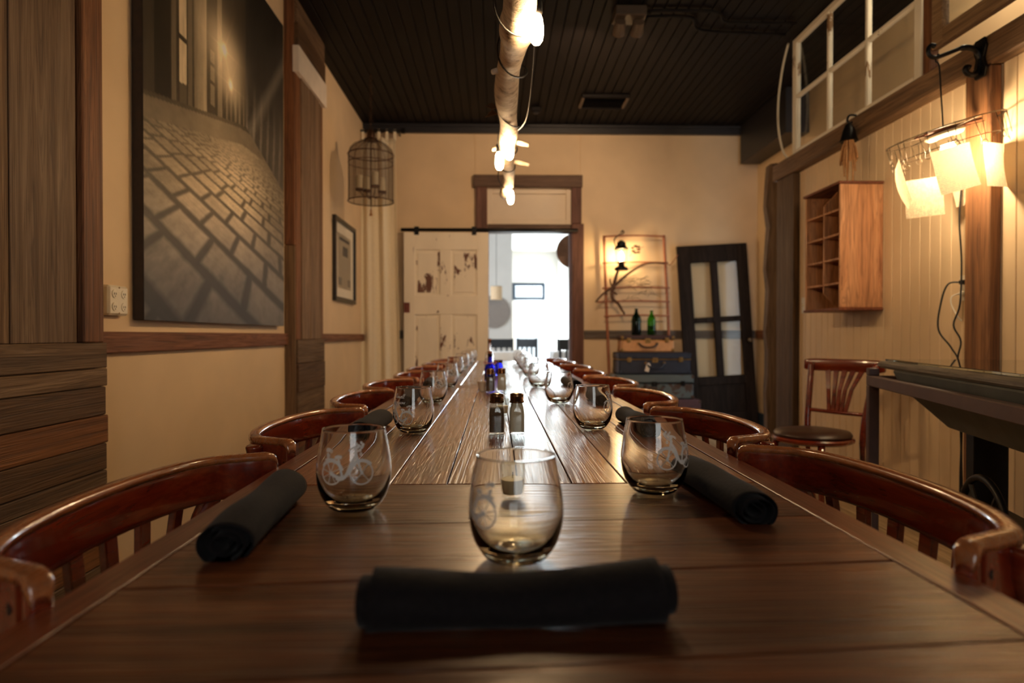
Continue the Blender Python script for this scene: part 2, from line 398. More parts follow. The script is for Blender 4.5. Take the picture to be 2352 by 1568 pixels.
def span_base(name, x0, x1, y0, y1, z0, z1, mat):      # like span, with its origin at the world origin so that children keep world coordinates
    return MB().box(((x0 + x1) / 2, (y0 + y1) / 2, (z0 + z1) / 2), (x1 - x0, y1 - y0, z1 - z0)).build(name, mat)

def tag(o, label, cat, group=None):
    o['label'] = label; o['category'] = cat
    if group: o['group'] = group
    return o
def structure(o, label=None):
    o['kind'] = 'structure'
    if label: o['label'] = label
    return o
def thing(name, label, cat, loc=(0, 0, 0), rot=(0, 0, 0), group=None):
    o = bpy.data.objects.new(name, None); COL.objects.link(o); o.empty_display_size = 0.05
    o.location = loc; o.rotation_euler = rot
    return tag(o, label, cat, group)
def struct_root(name, label, loc=(0, 0, 0)):
    o = bpy.data.objects.new(name, None); COL.objects.link(o); o.empty_display_size = 0.05; o.location = loc
    return structure(o, label)
def copy_tree(o, parent=None):
    c = o.copy(); COL.objects.link(c)
    if parent is not None: c.parent = parent
    for ch in list(o.children): copy_tree(ch, c)
    return c
def spline(pts, k=6):
    pts = [Vector(p) for p in pts]; out = []
    for i in range(len(pts) - 1):
        p0, p1, p2, p3 = pts[max(i - 1, 0)], pts[i], pts[i + 1], pts[min(i + 2, len(pts) - 1)]
        for j in range(k):
            t = j / k
            out.append(0.5 * ((2 * p1) + (p2 - p0) * t + (2 * p0 - 5 * p1 + 4 * p2 - p3) * t * t + (3 * p1 - p0 - 3 * p2 + p3) * t ** 3))
    out.append(pts[-1]); return out

# ------------------------------------------------------------------ the setting
D, CZ = 7.2, 3.30                   # back wall distance, ceiling height
XL, XR, XS = -1.45, 2.30, 2.90      # left wall, partition on the right, side wall behind it
Y0 = -2.6

fl = structure(span_base('floor', XL - 0.2, XS + 0.2, Y0, D + 0.15, -0.12, -0.02, slot_dark), 'pale tan floorboards running towards the doorway')
x = XL
while x < XS - 0.01:
    w = min(0.128, XS - x)
    span('floorboard', x, x + w - 0.004, Y0, D, -0.02, 0.0, floor_wood, fl, 0.002)
    x += 0.128
ce = structure(span_base('ceiling', XL - 0.2, XS + 0.2, Y0, D + 0.15, CZ + 0.015, CZ + 0.1, ceiling_black), 'black beadboard ceiling')
x = XL
while x < XS - 0.01:
    w = min(0.085, XS - x)
    span('ceiling_board', x, x + w - 0.006, Y0, D, CZ, CZ + 0.015, ceiling_black, ce, 0.004)
    x += 0.085
wl = structure(span('wall_left', XL - 0.15, XL, Y0, D + 0.15, 0, CZ + 0.05, wall_paint), 'warm cream painted wall with the cobbled street canvas')
wn = MB()
for a in ((XL, -0.35, 0, CZ), (1.05, XS, 0, CZ), (-0.35, 1.05, 0, 0.95), (-0.35, 1.05, 2.55, CZ)): wn.box(((a[0] + a[1]) / 2, Y0 - 0.04, (a[2] + a[3]) / 2), (a[1] - a[0], 0.08, a[3] - a[2]))
structure(wn.build('wall_near', wall_paint), 'cream wall behind the camera')
w6 = struct_root('window_added_near', 'added fill light window in the wall behind the camera')  # window added to let fill light in from behind the camera
for a in ((-0.35, -0.28, 0.95, 2.55), (0.98, 1.05, 0.95, 2.55), (-0.28, 0.98, 0.95, 1.02), (-0.28, 0.98, 2.48, 2.55), (0.33, 0.37, 1.02, 2.48)): span('window_frame', a[0], a[1], Y0 - 0.07, Y0 - 0.02, a[2], a[3], sash_wood, w6)
for a in ((-0.28, 0.33), (0.37, 0.98)): span('pane', a[0], a[1], Y0 - 0.047, Y0 - 0.043, 1.02, 2.48, glass_pane, w6, 0)
ws = MB()
ws.box((XS + 0.075, (Y0 + 5.68) / 2, CZ / 2), (0.15, 5.68 - Y0, CZ)); ws.box((XS + 0.075, (6.62 + D + 0.15) / 2, CZ / 2), (0.15, D + 0.15 - 6.62, CZ)); ws.box((XS + 0.075, 6.15, 2.70), (0.15, 0.94, 1.2))
structure(ws.build('wall_side', wall_paint), 'cream side wall behind the partition')
d3 = struct_root('door_added_side', 'added glazed side door for fill light, unseen behind the end post')  # door added to let cool light into the back right corner
for a in ((5.68, 5.78, 0.0, 2.10), (6.52, 6.62, 0.0, 2.10), (5.78, 6.52, 0.0, 0.22), (5.78, 6.52, 2.0, 2.10)):
    span('door_frame', XS + 0.03, XS + 0.07, a[0], a[1], a[2], a[3], cafe_dark, d3)
span('pane', XS + 0.048, XS + 0.052, 5.78, 6.52, 0.22, 2.0, glass_pane, d3, 0)
OX0, OX1, OZ = -0.10, 0.83, 2.14    # doorway in the back wall
TX0, TX1, TZ0, TZ1 = -0.10, 0.83, 2.22, 2.62
wb = MB()
wb.box(((XL + OX0) / 2, D + 0.075, CZ / 2), (OX0 - XL, 0.15, CZ))
wb.box(((OX1 + XS) / 2, D + 0.075, CZ / 2), (XS - OX1, 0.15, CZ))
wb.box(((OX0 + OX1) / 2, D + 0.075, (TZ1 + CZ) / 2), (OX1 - OX0, 0.15, CZ - TZ1))
wb.box(((OX0 + OX1) / 2, D + 0.075, (OZ + TZ0) / 2), (OX1 - OX0, 0.15, TZ0 - OZ))
structure(wb.build('wall_back', wall_paint), 'cream back wall with the bright doorway')
cr = structure(span_base('trim_1', XL, XS, D - 0.05, D, CZ - 0.09, CZ, dark_crown), 'dark crown moulding over the back wall')
span('crown_strip', XL, XS, D - 0.07, D - 0.05, CZ - 0.03, CZ, dark_crown, cr)
sf = structure(span('trim_2', 2.68, XS, D - 1.2, D - 0.071, 2.88, CZ, dark_crown), 'dark soffit above the side passage')
for xs in (-0.23, 0.93):
    structure(span('trim_3', xs - 0.004, xs + 0.004, D - 0.006, D, 2.70, CZ - 0.09, wall_paint), 'thin painted batten over a wall seam')

# left wall: near pilaster clad in reclaimed planks
p1 = struct_root('trim_4', 'near left pilaster of upright and level reclaimed planks')
FX = -1.374
span('plank', XL, FX - 0.012, 0.9, 2.29, 0.0, CZ, barn_dark_y, p1)
for a, b, m in ((1.0, 1.30, barn_z), (1.30, 1.60, barn_grey_z), (1.60, 1.872, barn_z), (1.874, 2.168, barn_grey_z)):
    span('plank', FX - 0.012, FX + 0.006, a, b - 0.003, 0.976, CZ, m, p1, 0.002)
span('plank', FX - 0.012, FX + 0.022, 2.176, 2.286, 0.976, CZ, barn_brown_z, p1, 0.004)
zb = [0.975, 0.886, 0.823, 0.724, 0.626, 0.533, 0.481, 0.40, 0.31, 0.21, 0.11, 0.0]
ms = [barn_y, barn_y, barn_dark_y, barn_orange_y, barn_dark_y, barn_y, barn_y, barn_dark_y, barn_orange_y, barn_y, barn_dark_y]
for i in range(len(ms)):
    span('plank', FX - 0.012, FX + 0.016 + 0.003 * (i % 2), 0.9, 2.313 - 0.004 * (i % 3), zb[i + 1] + 0.0025, zb[i], ms[i], p1, 0.003)
# left wall: far pilaster
p2 = struct_root('trim_5', 'far left pilaster of grey upright planks with a white cross board')
ya, yb = 4.53, 5.22
span('plank', XL, FX - 0.014, ya, yb, 0.0, CZ, barn_dark_y, p2)
span('plank', XL, FX - 0.004, ya - 0.022, ya, 1.62, CZ, barn_brown_z, p2, 0.003)
span('plank', XL, FX - 0.004, ya - 0.022, ya, 0.0, 1.617, barn_z, p2, 0.003)
ys = [ya, ya + 0.10, ya + 0.30, ya + 0.54, ya + 0.62, yb]
for i, m in enumerate((barn_brown_z, barn_grey_z, barn_grey_z, barn_z, barn_brown_z)):
    span('plank', FX - 0.014, FX + (0.0, 0.010, 0.014, 0.006, 0.0)[i], ys[i] + 0.002, ys[i + 1] - 0.002, 0.972, 2.80, m, p2, 0.003)
zz = [0.97, 0.80, 0.60, 0.42, 0.22, 0.0]
for i in range(5):
    span('plank', FX - 0.014, FX + 0.01 + 0.004 * (i % 2), ya, yb + 0.004, zz[i + 1] + 0.003, zz[i], (barn_y, barn_dark_y, barn_y, barn_orange_y, barn_y)[i], p2, 0.003)
wb_ = span('plank', FX - 0.014, FX + 0.03, ya - 0.03, yb + 0.012, 2.80, 2.98, plaster_white, p2, 0.003); wb_['label'] = 'white painted cross board'
span('plank', FX - 0.014, FX + 0.022, ya - 0.02, yb + 0.008, 2.983, 3.14, barn_dark_y, p2, 0.003)
span('plank', FX - 0.014, FX + 0.016, ya - 0.02, yb + 0.004, 3.143, CZ, barn_y, p2, 0.003)
# chair rails
structure(span('trim_6', XL, XL + 0.028, 2.316, 4.50, 0.934, 1.014, rail_brown_y, None, 0.003), 'brown wooden chair rail under the cobbled street canvas')
structure(span('trim_7', XL, XL + 0.028, 5.226, D, 0.945, 1.014, rail_brown_y, None, 0.003), 'brown wooden chair rail below the framed newspaper')
structure(span('trim_8', OX1 + 0.14, XS - 0.03, D - 0.028, D, 0.966, 1.056, rail_grey_x, None, 0.003), 'grey wooden chair rail behind the suitcases')
structure(span('trim_9', XL, -1.02, D - 0.028, D, 0.966, 1.056, rail_grey_x, None, 0.003), 'short grey chair rail between curtain and sliding door')
structure(span('trim_10', XS - 0.028, XS, 6.78, D - 0.03, 0.966, 1.056, rail_brown_y, None, 0.003), 'grey chair rail on the side wall')
structure(span('trim_11', XS - 0.03, XS, 6.62, 6.78, 0.0, 2.13, barn_grey_z, None, 0.003), 'dark upright door casing on the side wall')
structure(span('trim_12', XS - 0.025, XS, 6.79, D, 0.0, 0.15, cafe_dark, None, 0.003), 'dark blue baseboard on the side wall')
structure(span('trim_13', OX1 + 0.14, XS - 0.03, D - 0.025, D, 0.0, 0.15, cafe_dark, None, 0.003), 'dark blue baseboard on the back wall')

# doorway casing and transom
dc = struct_root('trim_14', 'rough dark brown casing around doorway and transom')
span('casing_board', OX0 - 0.125, OX0, D - 0.045, D, 0.0, 2.62, case_z, dc, 0.004)
span('casing_board', OX1 - 0.005, OX1 + 0.13, D - 0.050, D, 0.0, 2.225, case_z, dc, 0.004)
span('casing_board', OX1 - 0.005, OX1 + 0.105, D - 0.045, D, 2.228, 2.62, case_z, dc, 0.004)
span('casing_board', OX0 - 0.15, OX1 + 0.115, D - 0.055, D, 2.622, 2.755, case_x, dc, 0.004)
span('casing_board', OX0 + 0.003, OX1 - 0.008, D - 0.040, D + 0.14, OZ, TZ0 - 0.002, case_x, dc, 0.004)
span('jamb', OX0 - 0.001, OX0 + 0.018, D, D + 0.15, 0.0, OZ - 0.002, case_z, dc, 0.002)
span('jamb', OX1 - 0.018, OX1 + 0.001, D, D + 0.15, 0.0, OZ - 0.002, case_z, dc, 0.002)
tr = struct_root('window_1', 'cream blind transom window over the doorway')
span('transom_panel', TX0 + 0.06, TX1 - 0.06, D + 0.032, D + 0.045, TZ0 + 0.06, TZ1 - 0.06, cream_panel, tr)
for a in ((TX0, TX0 + 0.06, TZ0, TZ1), (TX1 - 0.06, TX1, TZ0, TZ1), (TX0 + 0.06, TX1 - 0.06, TZ0, TZ0 + 0.06), (TX0 + 0.06, TX1 - 0.06, TZ1 - 0.06, TZ1)):
    span('sash_rail', a[0], a[1], D + 0.012, D + 0.05, a[2], a[3], cream_panel, tr, 0.004)

# sliding panel door with peeling paint, on a pipe rail
dr = struct_root('door_1', 'sliding panel door of peeling cream paint', (0, 0, 0))
DX0, DX1, DY, DZ0, DZ1 = -1.0, -0.085, 7.085, 0.03, 2.115
def dspan(n, x0, x1, z0, z1, y0=0.0, y1=0.042, bev=0.003, m=peel_paint): return span(n, x0, x1, DY + y0, DY + y1, z0, z1, m, dr, bev)
dspan('stile', DX0, DX0 + 0.12, DZ0, DZ1); dspan('stile', DX1 - 0.125, DX1, DZ0, DZ1)
dspan('rail', DX0 + 0.12, DX1 - 0.125, 1.925, DZ1); dspan('rail', DX0 + 0.12, DX1 - 0.125, 1.225, 1.435); dspan('rail', DX0 + 0.12, DX1 - 0.125, DZ0, 0.27)
MX0, MX1 = -0.61, -0.485
dspan('muntin', MX0, MX1, 1.435, 1.925); dspan('muntin', MX0, MX1, 0.27, 1.225)
for z0, z1 in ((1.435, 1.925), (0.27, 1.225)):
    for x0, x1 in ((DX0 + 0.12, MX0), (MX1, DX1 - 0.125)):
        dspan('door_panel', x0, x1, z0, z1, 0.016, 0.030, 0.0)
        dspan('raised_field', x0 + 0.028, x1 - 0.028, z0 + 0.03, z1 - 0.03, 0.009, 0.018, 0.004)
ip = dspan('iron_plate', DX0 + 0.001, DX0 + 0.065, 1.245, 1.355, -0.004, 0.0, 0.001, plain('rusty_plate', rgb(110, 54, 40), 0.6, var=0.2)); ip['label'] = 'rusty lock plate'
rl = thing('door_rail', 'dark pipe rail carrying the sliding door', 'rail', (0, 0, 0))
MB().tube([(XL + 0.42, 7.11, 2.145), (OX1 + 0.06, 7.11, 2.145)], 0.019, 12).build('pipe', iron, rl, True)
for xx in (-0.9, -0.22, 0.82):
    MB().tube([(xx, 7.11, 2.145), (xx, D + 0.004, 2.145)], 0.012, 8).build('bracket', iron, rl, True)
for xx in (-0.86, -0.24):
    MB().box((xx, 7.082, 2.13), (0.05, 0.006, 0.09)).build('hanger_strap', iron, rl)

# right: partition of beadboard, beam, posts
PY0, PY1, PZ = 0.3, 5.22, 2.26
wr = structure(span_base('wall_right', XR + 0.012, XR + 0.09, PY0, PY1, 0.0, PZ, wall_paint), 'cream beadboard partition under the salvaged windows')
y = PY0
while y < PY1 - 0.02:
    w = min(0.082, PY1 - y)
    span('beadboard', XR, XR + 0.012, y, y + w - 0.0035, 0.0, PZ, wall_paint, wr, 0.003)
    y += 0.082
bm_ = struct_root('trim_15', 'rough brown beam along the top of the partition')
span('beam', XR - 0.07, XR + 0.12, PY0, PY1 + 0.02, 2.235, 2.365, beam_y, bm_, 0.008)
structure(span('trim_16', XR - 0.055, XR, 2.925, 3.085, 0.0, 2.233, post_z, None, 0.005), 'brown wooden post beside the outlet and cords')
structure(span('trim_17', XR - 0.05, XR, 4.90, 5.20, 0.0, 2.233, barn_z, None, 0.005), 'grey brown post at the end of the partition')
def slab():
    mb = MB(); rings = []
    for i in range(15):
        z = 2.42 * i / 14; j = 0.012 * math.sin(i * 1.9) + 0.008 * math.sin(i * 4.1)
        rings.append([(XR - 0.055 + j, 5.36, z), (XR + 0.02, 5.33, z), (XR + 0.02, 5.47, z), (XR - 0.04 + j * 0.6, 5.47, z)])
    return mb.rings(rings).build('trim_18', barn_z, None, False, 0.006)
structure(slab(), 'live edge timber slab beside the end post')

# ------------------------------------------------------------------ the cafe beyond the doorway
FY = 17.2; FZ = 2.85; FXL, FXR = -2.3, 1.62
structure(span('floor_far', FXL, FXR + 0.2, D + 0.15, FY, -0.12, 0.0, floor_wood), 'cafe floor beyond the doorway')
structure(span('ceiling_far', FXL, FXR + 0.2, D + 0.15, FY, FZ + 0.35, FZ + 0.45, wall_paint_white), 'white cafe ceiling beyond the doorway')
wfl = MB()
wfl.box((FXL - 0.05, 8.0, 1.6), (0.1, 1.4, 3.2)); wfl.box((FXL - 0.05, 13.9, 1.6), (0.1, 6.6, 3.2))
wfl.box((FXL - 0.05, 9.65, 0.2), (0.1, 1.9, 0.4)); wfl.box((FXL - 0.05, 9.65, 3.1), (0.1, 1.9, 0.2))  # unseen opening added for the cafe side light
structure(wfl.build('wall_far_left', wall_paint_white), 'white cafe wall on the left with an added light opening')
structure(span('wall_far_right', FXR, FXR + 0.1, D + 0.15, FY, 0, 3.2, wall_paint_white), 'white cafe wall on the right')
structure(span('wall_far_divider', FXL, 0.30, 12.4, 12.55, 0, 3.2, wall_paint_white), 'white cafe wall carrying the round mirror')
wfe = MB()
wfe.box(((FXL + 0.42) / 2, FY + 0.06, 1.6), (0.42 - FXL, 0.12, 3.2)); wfe.box(((1.56 + FXR) / 2 + 0.02, FY + 0.06, 1.6), (0.1, 0.12, 3.2))
wfe.box((0.99, FY + 0.06, 2.80), (1.14, 0.12, 0.84))
structure(wfe.build('wall_far_end', wall_paint_white), 'white end wall of the cafe with the street door')
fd = struct_root('door_2', 'bright glazed street door with a dark blue transom frame')
for a in ((0.42, 0.50, 1.93, 2.38), (1.20, 1.28, 1.93, 2.38), (0.50, 1.20, 2.30, 2.38), (0.50, 1.20, 1.93, 2.0)):
    span('transom_frame', a[0], a[1], FY - 0.02, FY + 0.08, a[2], a[3], cafe_dark, fd)
for a in ((0.42, 0.50, 0.0, 1.93), (1.20, 1.26, 0.0, 1.93), (0.50, 1.20, 0.0, 0.25)):
    span('door_frame', a[0], a[1], FY, FY + 0.06, a[2], a[3], wall_paint_white, fd)
span('pane', 0.50, 1.20, FY + 0.03, FY + 0.036, 0.25, 1.93, glass_pane, fd, 0)
span('pane', 0.50, 1.20, FY + 0.03, FY + 0.036, 2.0, 2.30, glass_pane, fd, 0)
tag(MB().lathe([(0.001, 0), (0.31, 0), (0.31, 0.03), (0.001, 0.03)], 40).build('round_mirror', plain('mirror_grey', rgb(150, 142, 138), 0.3, var=0.05), None, False, 0, 1, (-0.05, 12.398, 1.45), (PI / 2, 0, 0)),
    'round grey mirror on the white cafe wall', 'mirror')
pl = thing('pendant_lamp', 'drum shaded pendant lamp in the cafe', 'lamp', (0.0, 11.2, 1.61))
MB().rings([[(0.10 * math.cos(2 * PI * k / 28), 0.10 * math.sin(2 * PI * k / 28), z) for k in range(28)] for z in (0, 0.23)], cap=False).build('lamp_shade', shade_cloth, pl, True)
MB().tube([(0, 0, 0.15), (0, 0, 1.585)], 0.004, 6).build('cable', black_rubber, pl)
MB().lathe([(0.02, 0.13), (0.02, 0.19)], 10).build('socket', black_rubber, pl)
MB().torus((0, 0, 0.23), 0.1, 0.003, 24, 6).build('shade_ring', black_rubber, pl)
rd = thing('hanging_disc', 'round brown wooden disc hanging inside the doorway', 'disc', (0.90, 7.62, 1.98))
MB().lathe([(0.001, 0), (0.20, 0), (0.20, 0.03), (0.001, 0.03)], 40).build('disc', disc_brown, rd, False, 0.003, 1, (0, 0, 0), (PI / 2, 0, 0))
MB().tube([(0, -0.015, 0.2), (0, -0.015, 1.22)], 0.003, 6).build('cord', black_rubber, rd)

def cafe_chair(loc, rz, label):
    t = thing('cafe_chair', label, 'chair', loc, (0, 0, rz), 'dark chairs in the cafe')
    box('seat', (0.42, 0.42, 0.035), (0, 0, 0.45), cafe_black, t, 0.006)
    for sx in (-0.18, 0.18):
        box('leg', (0.035, 0.035, 0.432), (sx, 0.18, 0.216), cafe_black, t, 0.003)
        box('leg', (0.035, 0.035, 0.95), (sx, -0.19, 0.475), cafe_black, t, 0.003)
    box('top_rail', (0.325, 0.03, 0.14), (0, -0.19, 0.87), cafe_black, t, 0.004)
    for sx in (-0.09, 0, 0.09): box('slat', (0.03, 0.015, 0.33), (sx, -0.19, 0.635), cafe_black, t, 0.002)
    return t
def cafe_table(loc, label):
    t = thing('cafe_table', label, 'table', loc, (0, 0, 0), 'cloth covered tables in the cafe')
    box('tabletop', (0.7, 0.7, 0.03), (0, 0, 0.735), cafe_black, t, 0.004)
    MB().tube([(0, 0, 0.02), (0, 0, 0.72)], 0.035, 12).build('pedestal', cafe_black, t, True)
    MB().lathe([(0.24, 0), (0.24, 0.012), (0.05, 0.03)], 24).build('base', cafe_black, t)
    n = 40; rings = []
    for r, z in ((0.01, 0.758), (0.352, 0.758), (0.362, 0.745), (0.372, 0.62), (0.380, 0.52)):
        ring = []
        for k in range(n):
            a = 2 * PI * k / n; c, s = math.cos(a), math.sin(a); q = 1 / max(abs(c), abs(s))
            wv = 1 + (0.03 * math.sin(a * 10) if z < 0.7 else 0)
            ring.append((r * q * c * wv, r * q * s * wv, z))
        rings.append(ring)
    MB().rings(rings, cap=False).build('tablecloth', white_linen, t, 0.7)
cafe_table((0.10, 9.75, 0), 'cloth covered cafe table left of the street door')
cafe_chair((0.08, 10.42, 0), PI, 'dark cafe chair behind the left cloth covered table')
cafe_chair((0.42, 10.9, 0), 2.6, 'dark cafe chair standing nearest the street door glare')
cafe_table((1.20, 9.9, 0), 'cloth covered cafe table right of the street door')
cafe_chair((1.2, 10.6, 0), PI, 'dark cafe chair behind the right cloth covered table')
cafe_chair((1.03, 9.2, 0), 0.15, 'dark cafe chair in front of the right cloth covered table')
wf = struct_root('window_2', 'dark framed window strip on the right cafe wall')
span('window_frame', FXR - 0.03, FXR, 13.2, 14.0, 0.9, 2.4, cafe_dark, wf)

# ------------------------------------------------------------------ long dining tables
TZ = 0.75
TXA, TXB = -0.415, 0.489            # outer edges of the table
IXA, IXB = -0.371, 0.441            # inner edges of the side rails
LONG_X = [IXA, -0.277, -0.1785, -0.083, 0.036, 0.128, 0.221, 0.331, IXB]

def plank_prism(name, quad, z0, z1, mat, parent, bevel=0.0008):
    mb = MB(); mb.v = [(x, y, z0) for x, y in quad] + [(x, y, z1) for x, y in quad]
    mb.f = [(3, 2, 1, 0), (4, 5, 6, 7), (0, 1, 5, 4), (1, 2, 6, 5), (2, 3, 7, 6), (3, 0, 4, 7)]
    c = Vector((sum(q[0] for q in quad) / 4, sum(q[1] for q in quad) / 4, (z0 + z1) / 2))
    mb.v = [tuple(Vector(p) - c) for p in mb.v]
    return mb.build(name, mat, parent, False, bevel, 1, c)

def long_table(label, y0, y1, crosses_near, crosses_far, seed):
    t = thing('dining_table', label, 'table', ((TXA + TXB) / 2, (y0 + y1) / 2, 0), (0, 0, 0), 'long dining tables set end to end')
    ox, oy = (TXA + TXB) / 2, (y0 + y1) / 2
    def sp(n, a, b, c, d, e, f, m, bev): return span(n, a - ox, b - ox, c - oy, d - oy, e, f, m, t, bev)
    sp('side_rail', TXA, IXA - 0.0020, y0, y1, TZ - 0.075, TZ + 0.0004, table_rail, 0.0008)
    sp('side_rail', IXB + 0.0020, TXB, y0, y1, TZ - 0.075, TZ + 0.0004, table_rail, 0.0008)
    js = crosses_near
    for (a, sa), (b, sb) in zip(js[:-1], js[1:]):
        q = [(IXA, a + sa * IXA + 0.0018), (IXB, a + sa * IXB + 0.0018), (IXB, b + sb * IXB - 0.0018), (IXA, b + sb * IXA - 0.0018)]
        plank_prism('plank', [(x - ox, y - oy) for x, y in q], TZ - 0.035, TZ - random.uniform(0, 0.0012), table_cross, t)
    for xa, xb in zip(LONG_X[:-1], LONG_X[1:]):
        sp('plank', xa + 0.001, xb - 0.001, js[-1][0] + 0.001, crosses_far[0] - 0.001, TZ - 0.035, TZ - random.uniform(0, 0.0008), table_long, 0.0012)
    for a, b in zip(crosses_far[:-1], crosses_far[1:]):
        sp('plank', IXA, IXB, a + 0.001, b - 0.001, TZ - 0.035, TZ, table_cross, 0.002)
    for xx in (TXA + 0.07, TXB - 0.07):
        for yy in (y0 + 0.18, y1 - 0.12):
            box('leg', (0.07, 0.07, TZ - 0.0355), (xx - ox, yy - oy, (TZ - 0.0355) / 2), table_rail, t, 0.006)
    sp('apron', IXA + 0.02, IXB - 0.02, y0 + 0.02, y0 + 0.045, TZ - 0.11, TZ - 0.036, table_cross, 0.003)
    sp('apron', IXA + 0.02, IXB - 0.02, y1 - 0.045, y1 - 0.02, TZ - 0.11, TZ - 0.036, table_cross, 0.003)
    return t
long_table('glossy plank dining table nearest the camera, set with salt and pepper', 0.16, 3.19,
           [(0.16, 0), (0.32, 0.06), (0.49, 0.08), (0.68, 0.077), (0.875, 0.045), (1.10, 0.0)], [3.10, 3.19], 1)
long_table('glossy plank dining table at the far end by the doorway', 3.195, 6.45, [(3.195, 0), (3.30, 0)], [6.36, 6.45], 2)

# ------------------------------------------------------------------ bentwood dining chairs
def crest_path(k=6):
    half = [(-0.318, -0.058), (-0.298, -0.082), (-0.283, -0.115), (-0.258, -0.155), (-0.19, -0.187), (-0.095, -0.205), (0, -0.21)]
    pts = [(x, y, 0) for x, y in half] + [(-x, y, 0) for x, y in reversed(half[:-1])]
    return spline(pts, k)
def crest_mesh(zc, h, th, name, mat):
    path = crest_path(); m = len(path); rings = []
    prof = []
    for k in range(20):
        a = 2 * PI * k / 20; c, s = math.cos(a), math.sin(a)
        prof.append((math.copysign(abs(c) ** 0.55, c), math.copysign(abs(s) ** 0.45, s)))
    for i, p in enumerate(path):
        t = (path[min(i + 1, m - 1)] - path[max(i - 1, 0)]).normalized(); nrm = Vector((-t.y, t.x, 0))
        e = min(i, m - 1 - i)
        f = (0.55, 0.78, 0.90, 0.96, 1.0)[min(e, 4)]; ft = (0.6, 0.85, 1, 1, 1)[min(e, 4)]
        rings.append([p + nrm * (a * th / 2 * ft) + Vector((0, 0, zc + b * h / 2 * f)) for a, b in prof])
    return MB().rings(rings).mesh(name, mat, 0.9)
def crest_cap_mesh(zc, h, th):
    path = crest_path(); m = len(path); rings = []
    for i, p in enumerate(path):
        t = (path[min(i + 1, m - 1)] - path[max(i - 1, 0)]).normalized(); nrm = Vector((-t.y, t.x, 0))
        e = min(i, m - 1 - i); f = (0.55, 0.78, 0.90, 0.96, 1.0)[min(e, 4)]; ft = (0.6, 0.85, 1, 1, 1)[min(e, 4)]
        zt = zc + h / 2 * f
        rings.append([p + nrm * (a * th / 2 * ft) + Vector((0, 0, zt + b)) for a, b in ((-1.04, -0.010), (-1.02, -0.002), (-0.72, 0.0022), (0, 0.003), (0.72, 0.0022), (1.02, -0.002), (1.04, -0.010), (0, -0.006))])
    return MB().rings(rings).mesh('worn_edge', chair_rim, True)

def make_chair():
    t = thing('dining_chair', 'x', 'chair', (0, 0, 0), (0, 0, 0), 'mahogany chairs along the dining tables')
    c = put('crest_rail', crest_mesh(0.7415, 0.077, 0.024, 'crest_rail', chair_wood), t)
    put('worn_edge', crest_cap_mesh(0.7415, 0.077, 0.024), c)
    for s in (-1, 1):
        MB().lathe([(0.001, 0), (0.006, 0), (0.006, 0.003), (0.001, 0.003)], 10).build('screw_plug', slot_dark, c, False, 0, 1, (s * 0.3005, -0.098, 0.745), (PI / 2, 0, s * 1.0))
    for xx in (-0.20, -0.12, -0.04, 0.04, 0.12, 0.20):
        yy = -0.21 + 0.022 * (xx / 0.19) ** 2
        MB().rings([[(xx * f - 0.015, yb_ - 0.006, z), (xx * f + 0.015, yb_ - 0.006, z), (xx * f + 0.015, yb_ + 0.006, z), (xx * f - 0.015, yb_ + 0.006, z)] for z, f, yb_ in ((0.452, 0.85, -0.195), (0.58, 0.93, -0.198), (0.715, 1.0, yy))]).build('slat', chair_wood, t, False, 0.002)
    n = 32; rings = []
    for z, g in ((0.425, 0.95), (0.43, 1.0), (0.448, 1.0), (0.456, 0.96)):
        ring = []
        for k in range(n):
            a = 2 * PI * k / n; ca, sa = math.cos(a), math.sin(a)
            px = math.copysign(abs(ca) ** 0.6, ca) * 0.21 * (1 + 0.06 * sa); py = math.copysign(abs(sa) ** 0.6, sa) * 0.215
            ring.append((px * g, py * g, z))
        rings.append(ring)
    MB().rings(rings).build('seat', chair_wood, t, 0.6)
    for s in (-1, 1):
        MB().tube([(s * 0.185, 0.185, 0), (s * 0.18, 0.17, 0.25), (s * 0.17, 0.16, 0.43)], [0.014, 0.017, 0.019], 12).build('leg', chair_wood, t, True)
        MB().tube(spline([(s * 0.20, -0.245, 0), (s * 0.205, -0.205, 0.25), (s * 0.222, -0.185, 0.46), (s * 0.262, -0.182, 0.64), (s * 0.284, -0.150, 0.735), (s * 0.288, -0.148, 0.762), (s * 0.289, -0.148, 0.769)], 4),
                  [0.014] * 8 + [0.018] * 12 + [0.0185] * 2 + [0.017, 0.014, 0.006], 12).build('back_post', chair_wood, t, True)
        MB().tube([(s * 0.183, 0.17, 0.2), (s * 0.203, -0.21, 0.2)], 0.009, 8).build('stretcher', chair_wood, t, True)
    MB().tube([(-0.19, -0.02, 0.2), (0.19, -0.02, 0.2)], 0.009, 8).build('stretcher', chair_wood, t, True)
    return t
proto = make_chair()
ORD = ['nearest', 'second', 'third', 'fourth', 'fifth', 'sixth', 'seventh', 'farthest']
first = True
for side, ys_ in ((-1, (0.92, 1.68, 2.37, 3.03, 3.72, 4.40, 5.10, 5.80)), (1, (0.985, 1.69, 2.42, 3.16, 3.88, 4.60, 5.30, 5.99))):
    for i, yy in enumerate(ys_):
        o = proto if first else copy_tree(proto); first = False
        xx = -0.350 if side < 0 else 0.424
        jit = (0, 0.03, -0.02, 0.025, -0.03, 0.02, 0.0, 0.015)[i] * side
        o.location = (xx + side * (0.006 + 0.02 * (i in (3, 5))), yy, 0)
        o.rotation_euler = (0, 0, -side * -PI / 2 + jit) if side > 0 else (0, 0, -PI / 2 + jit)
        o['label'] = '%s bentwood mahogany chair %s side of the long tables' % (ORD[i], 'on the left' if side < 0 else 'on the right')

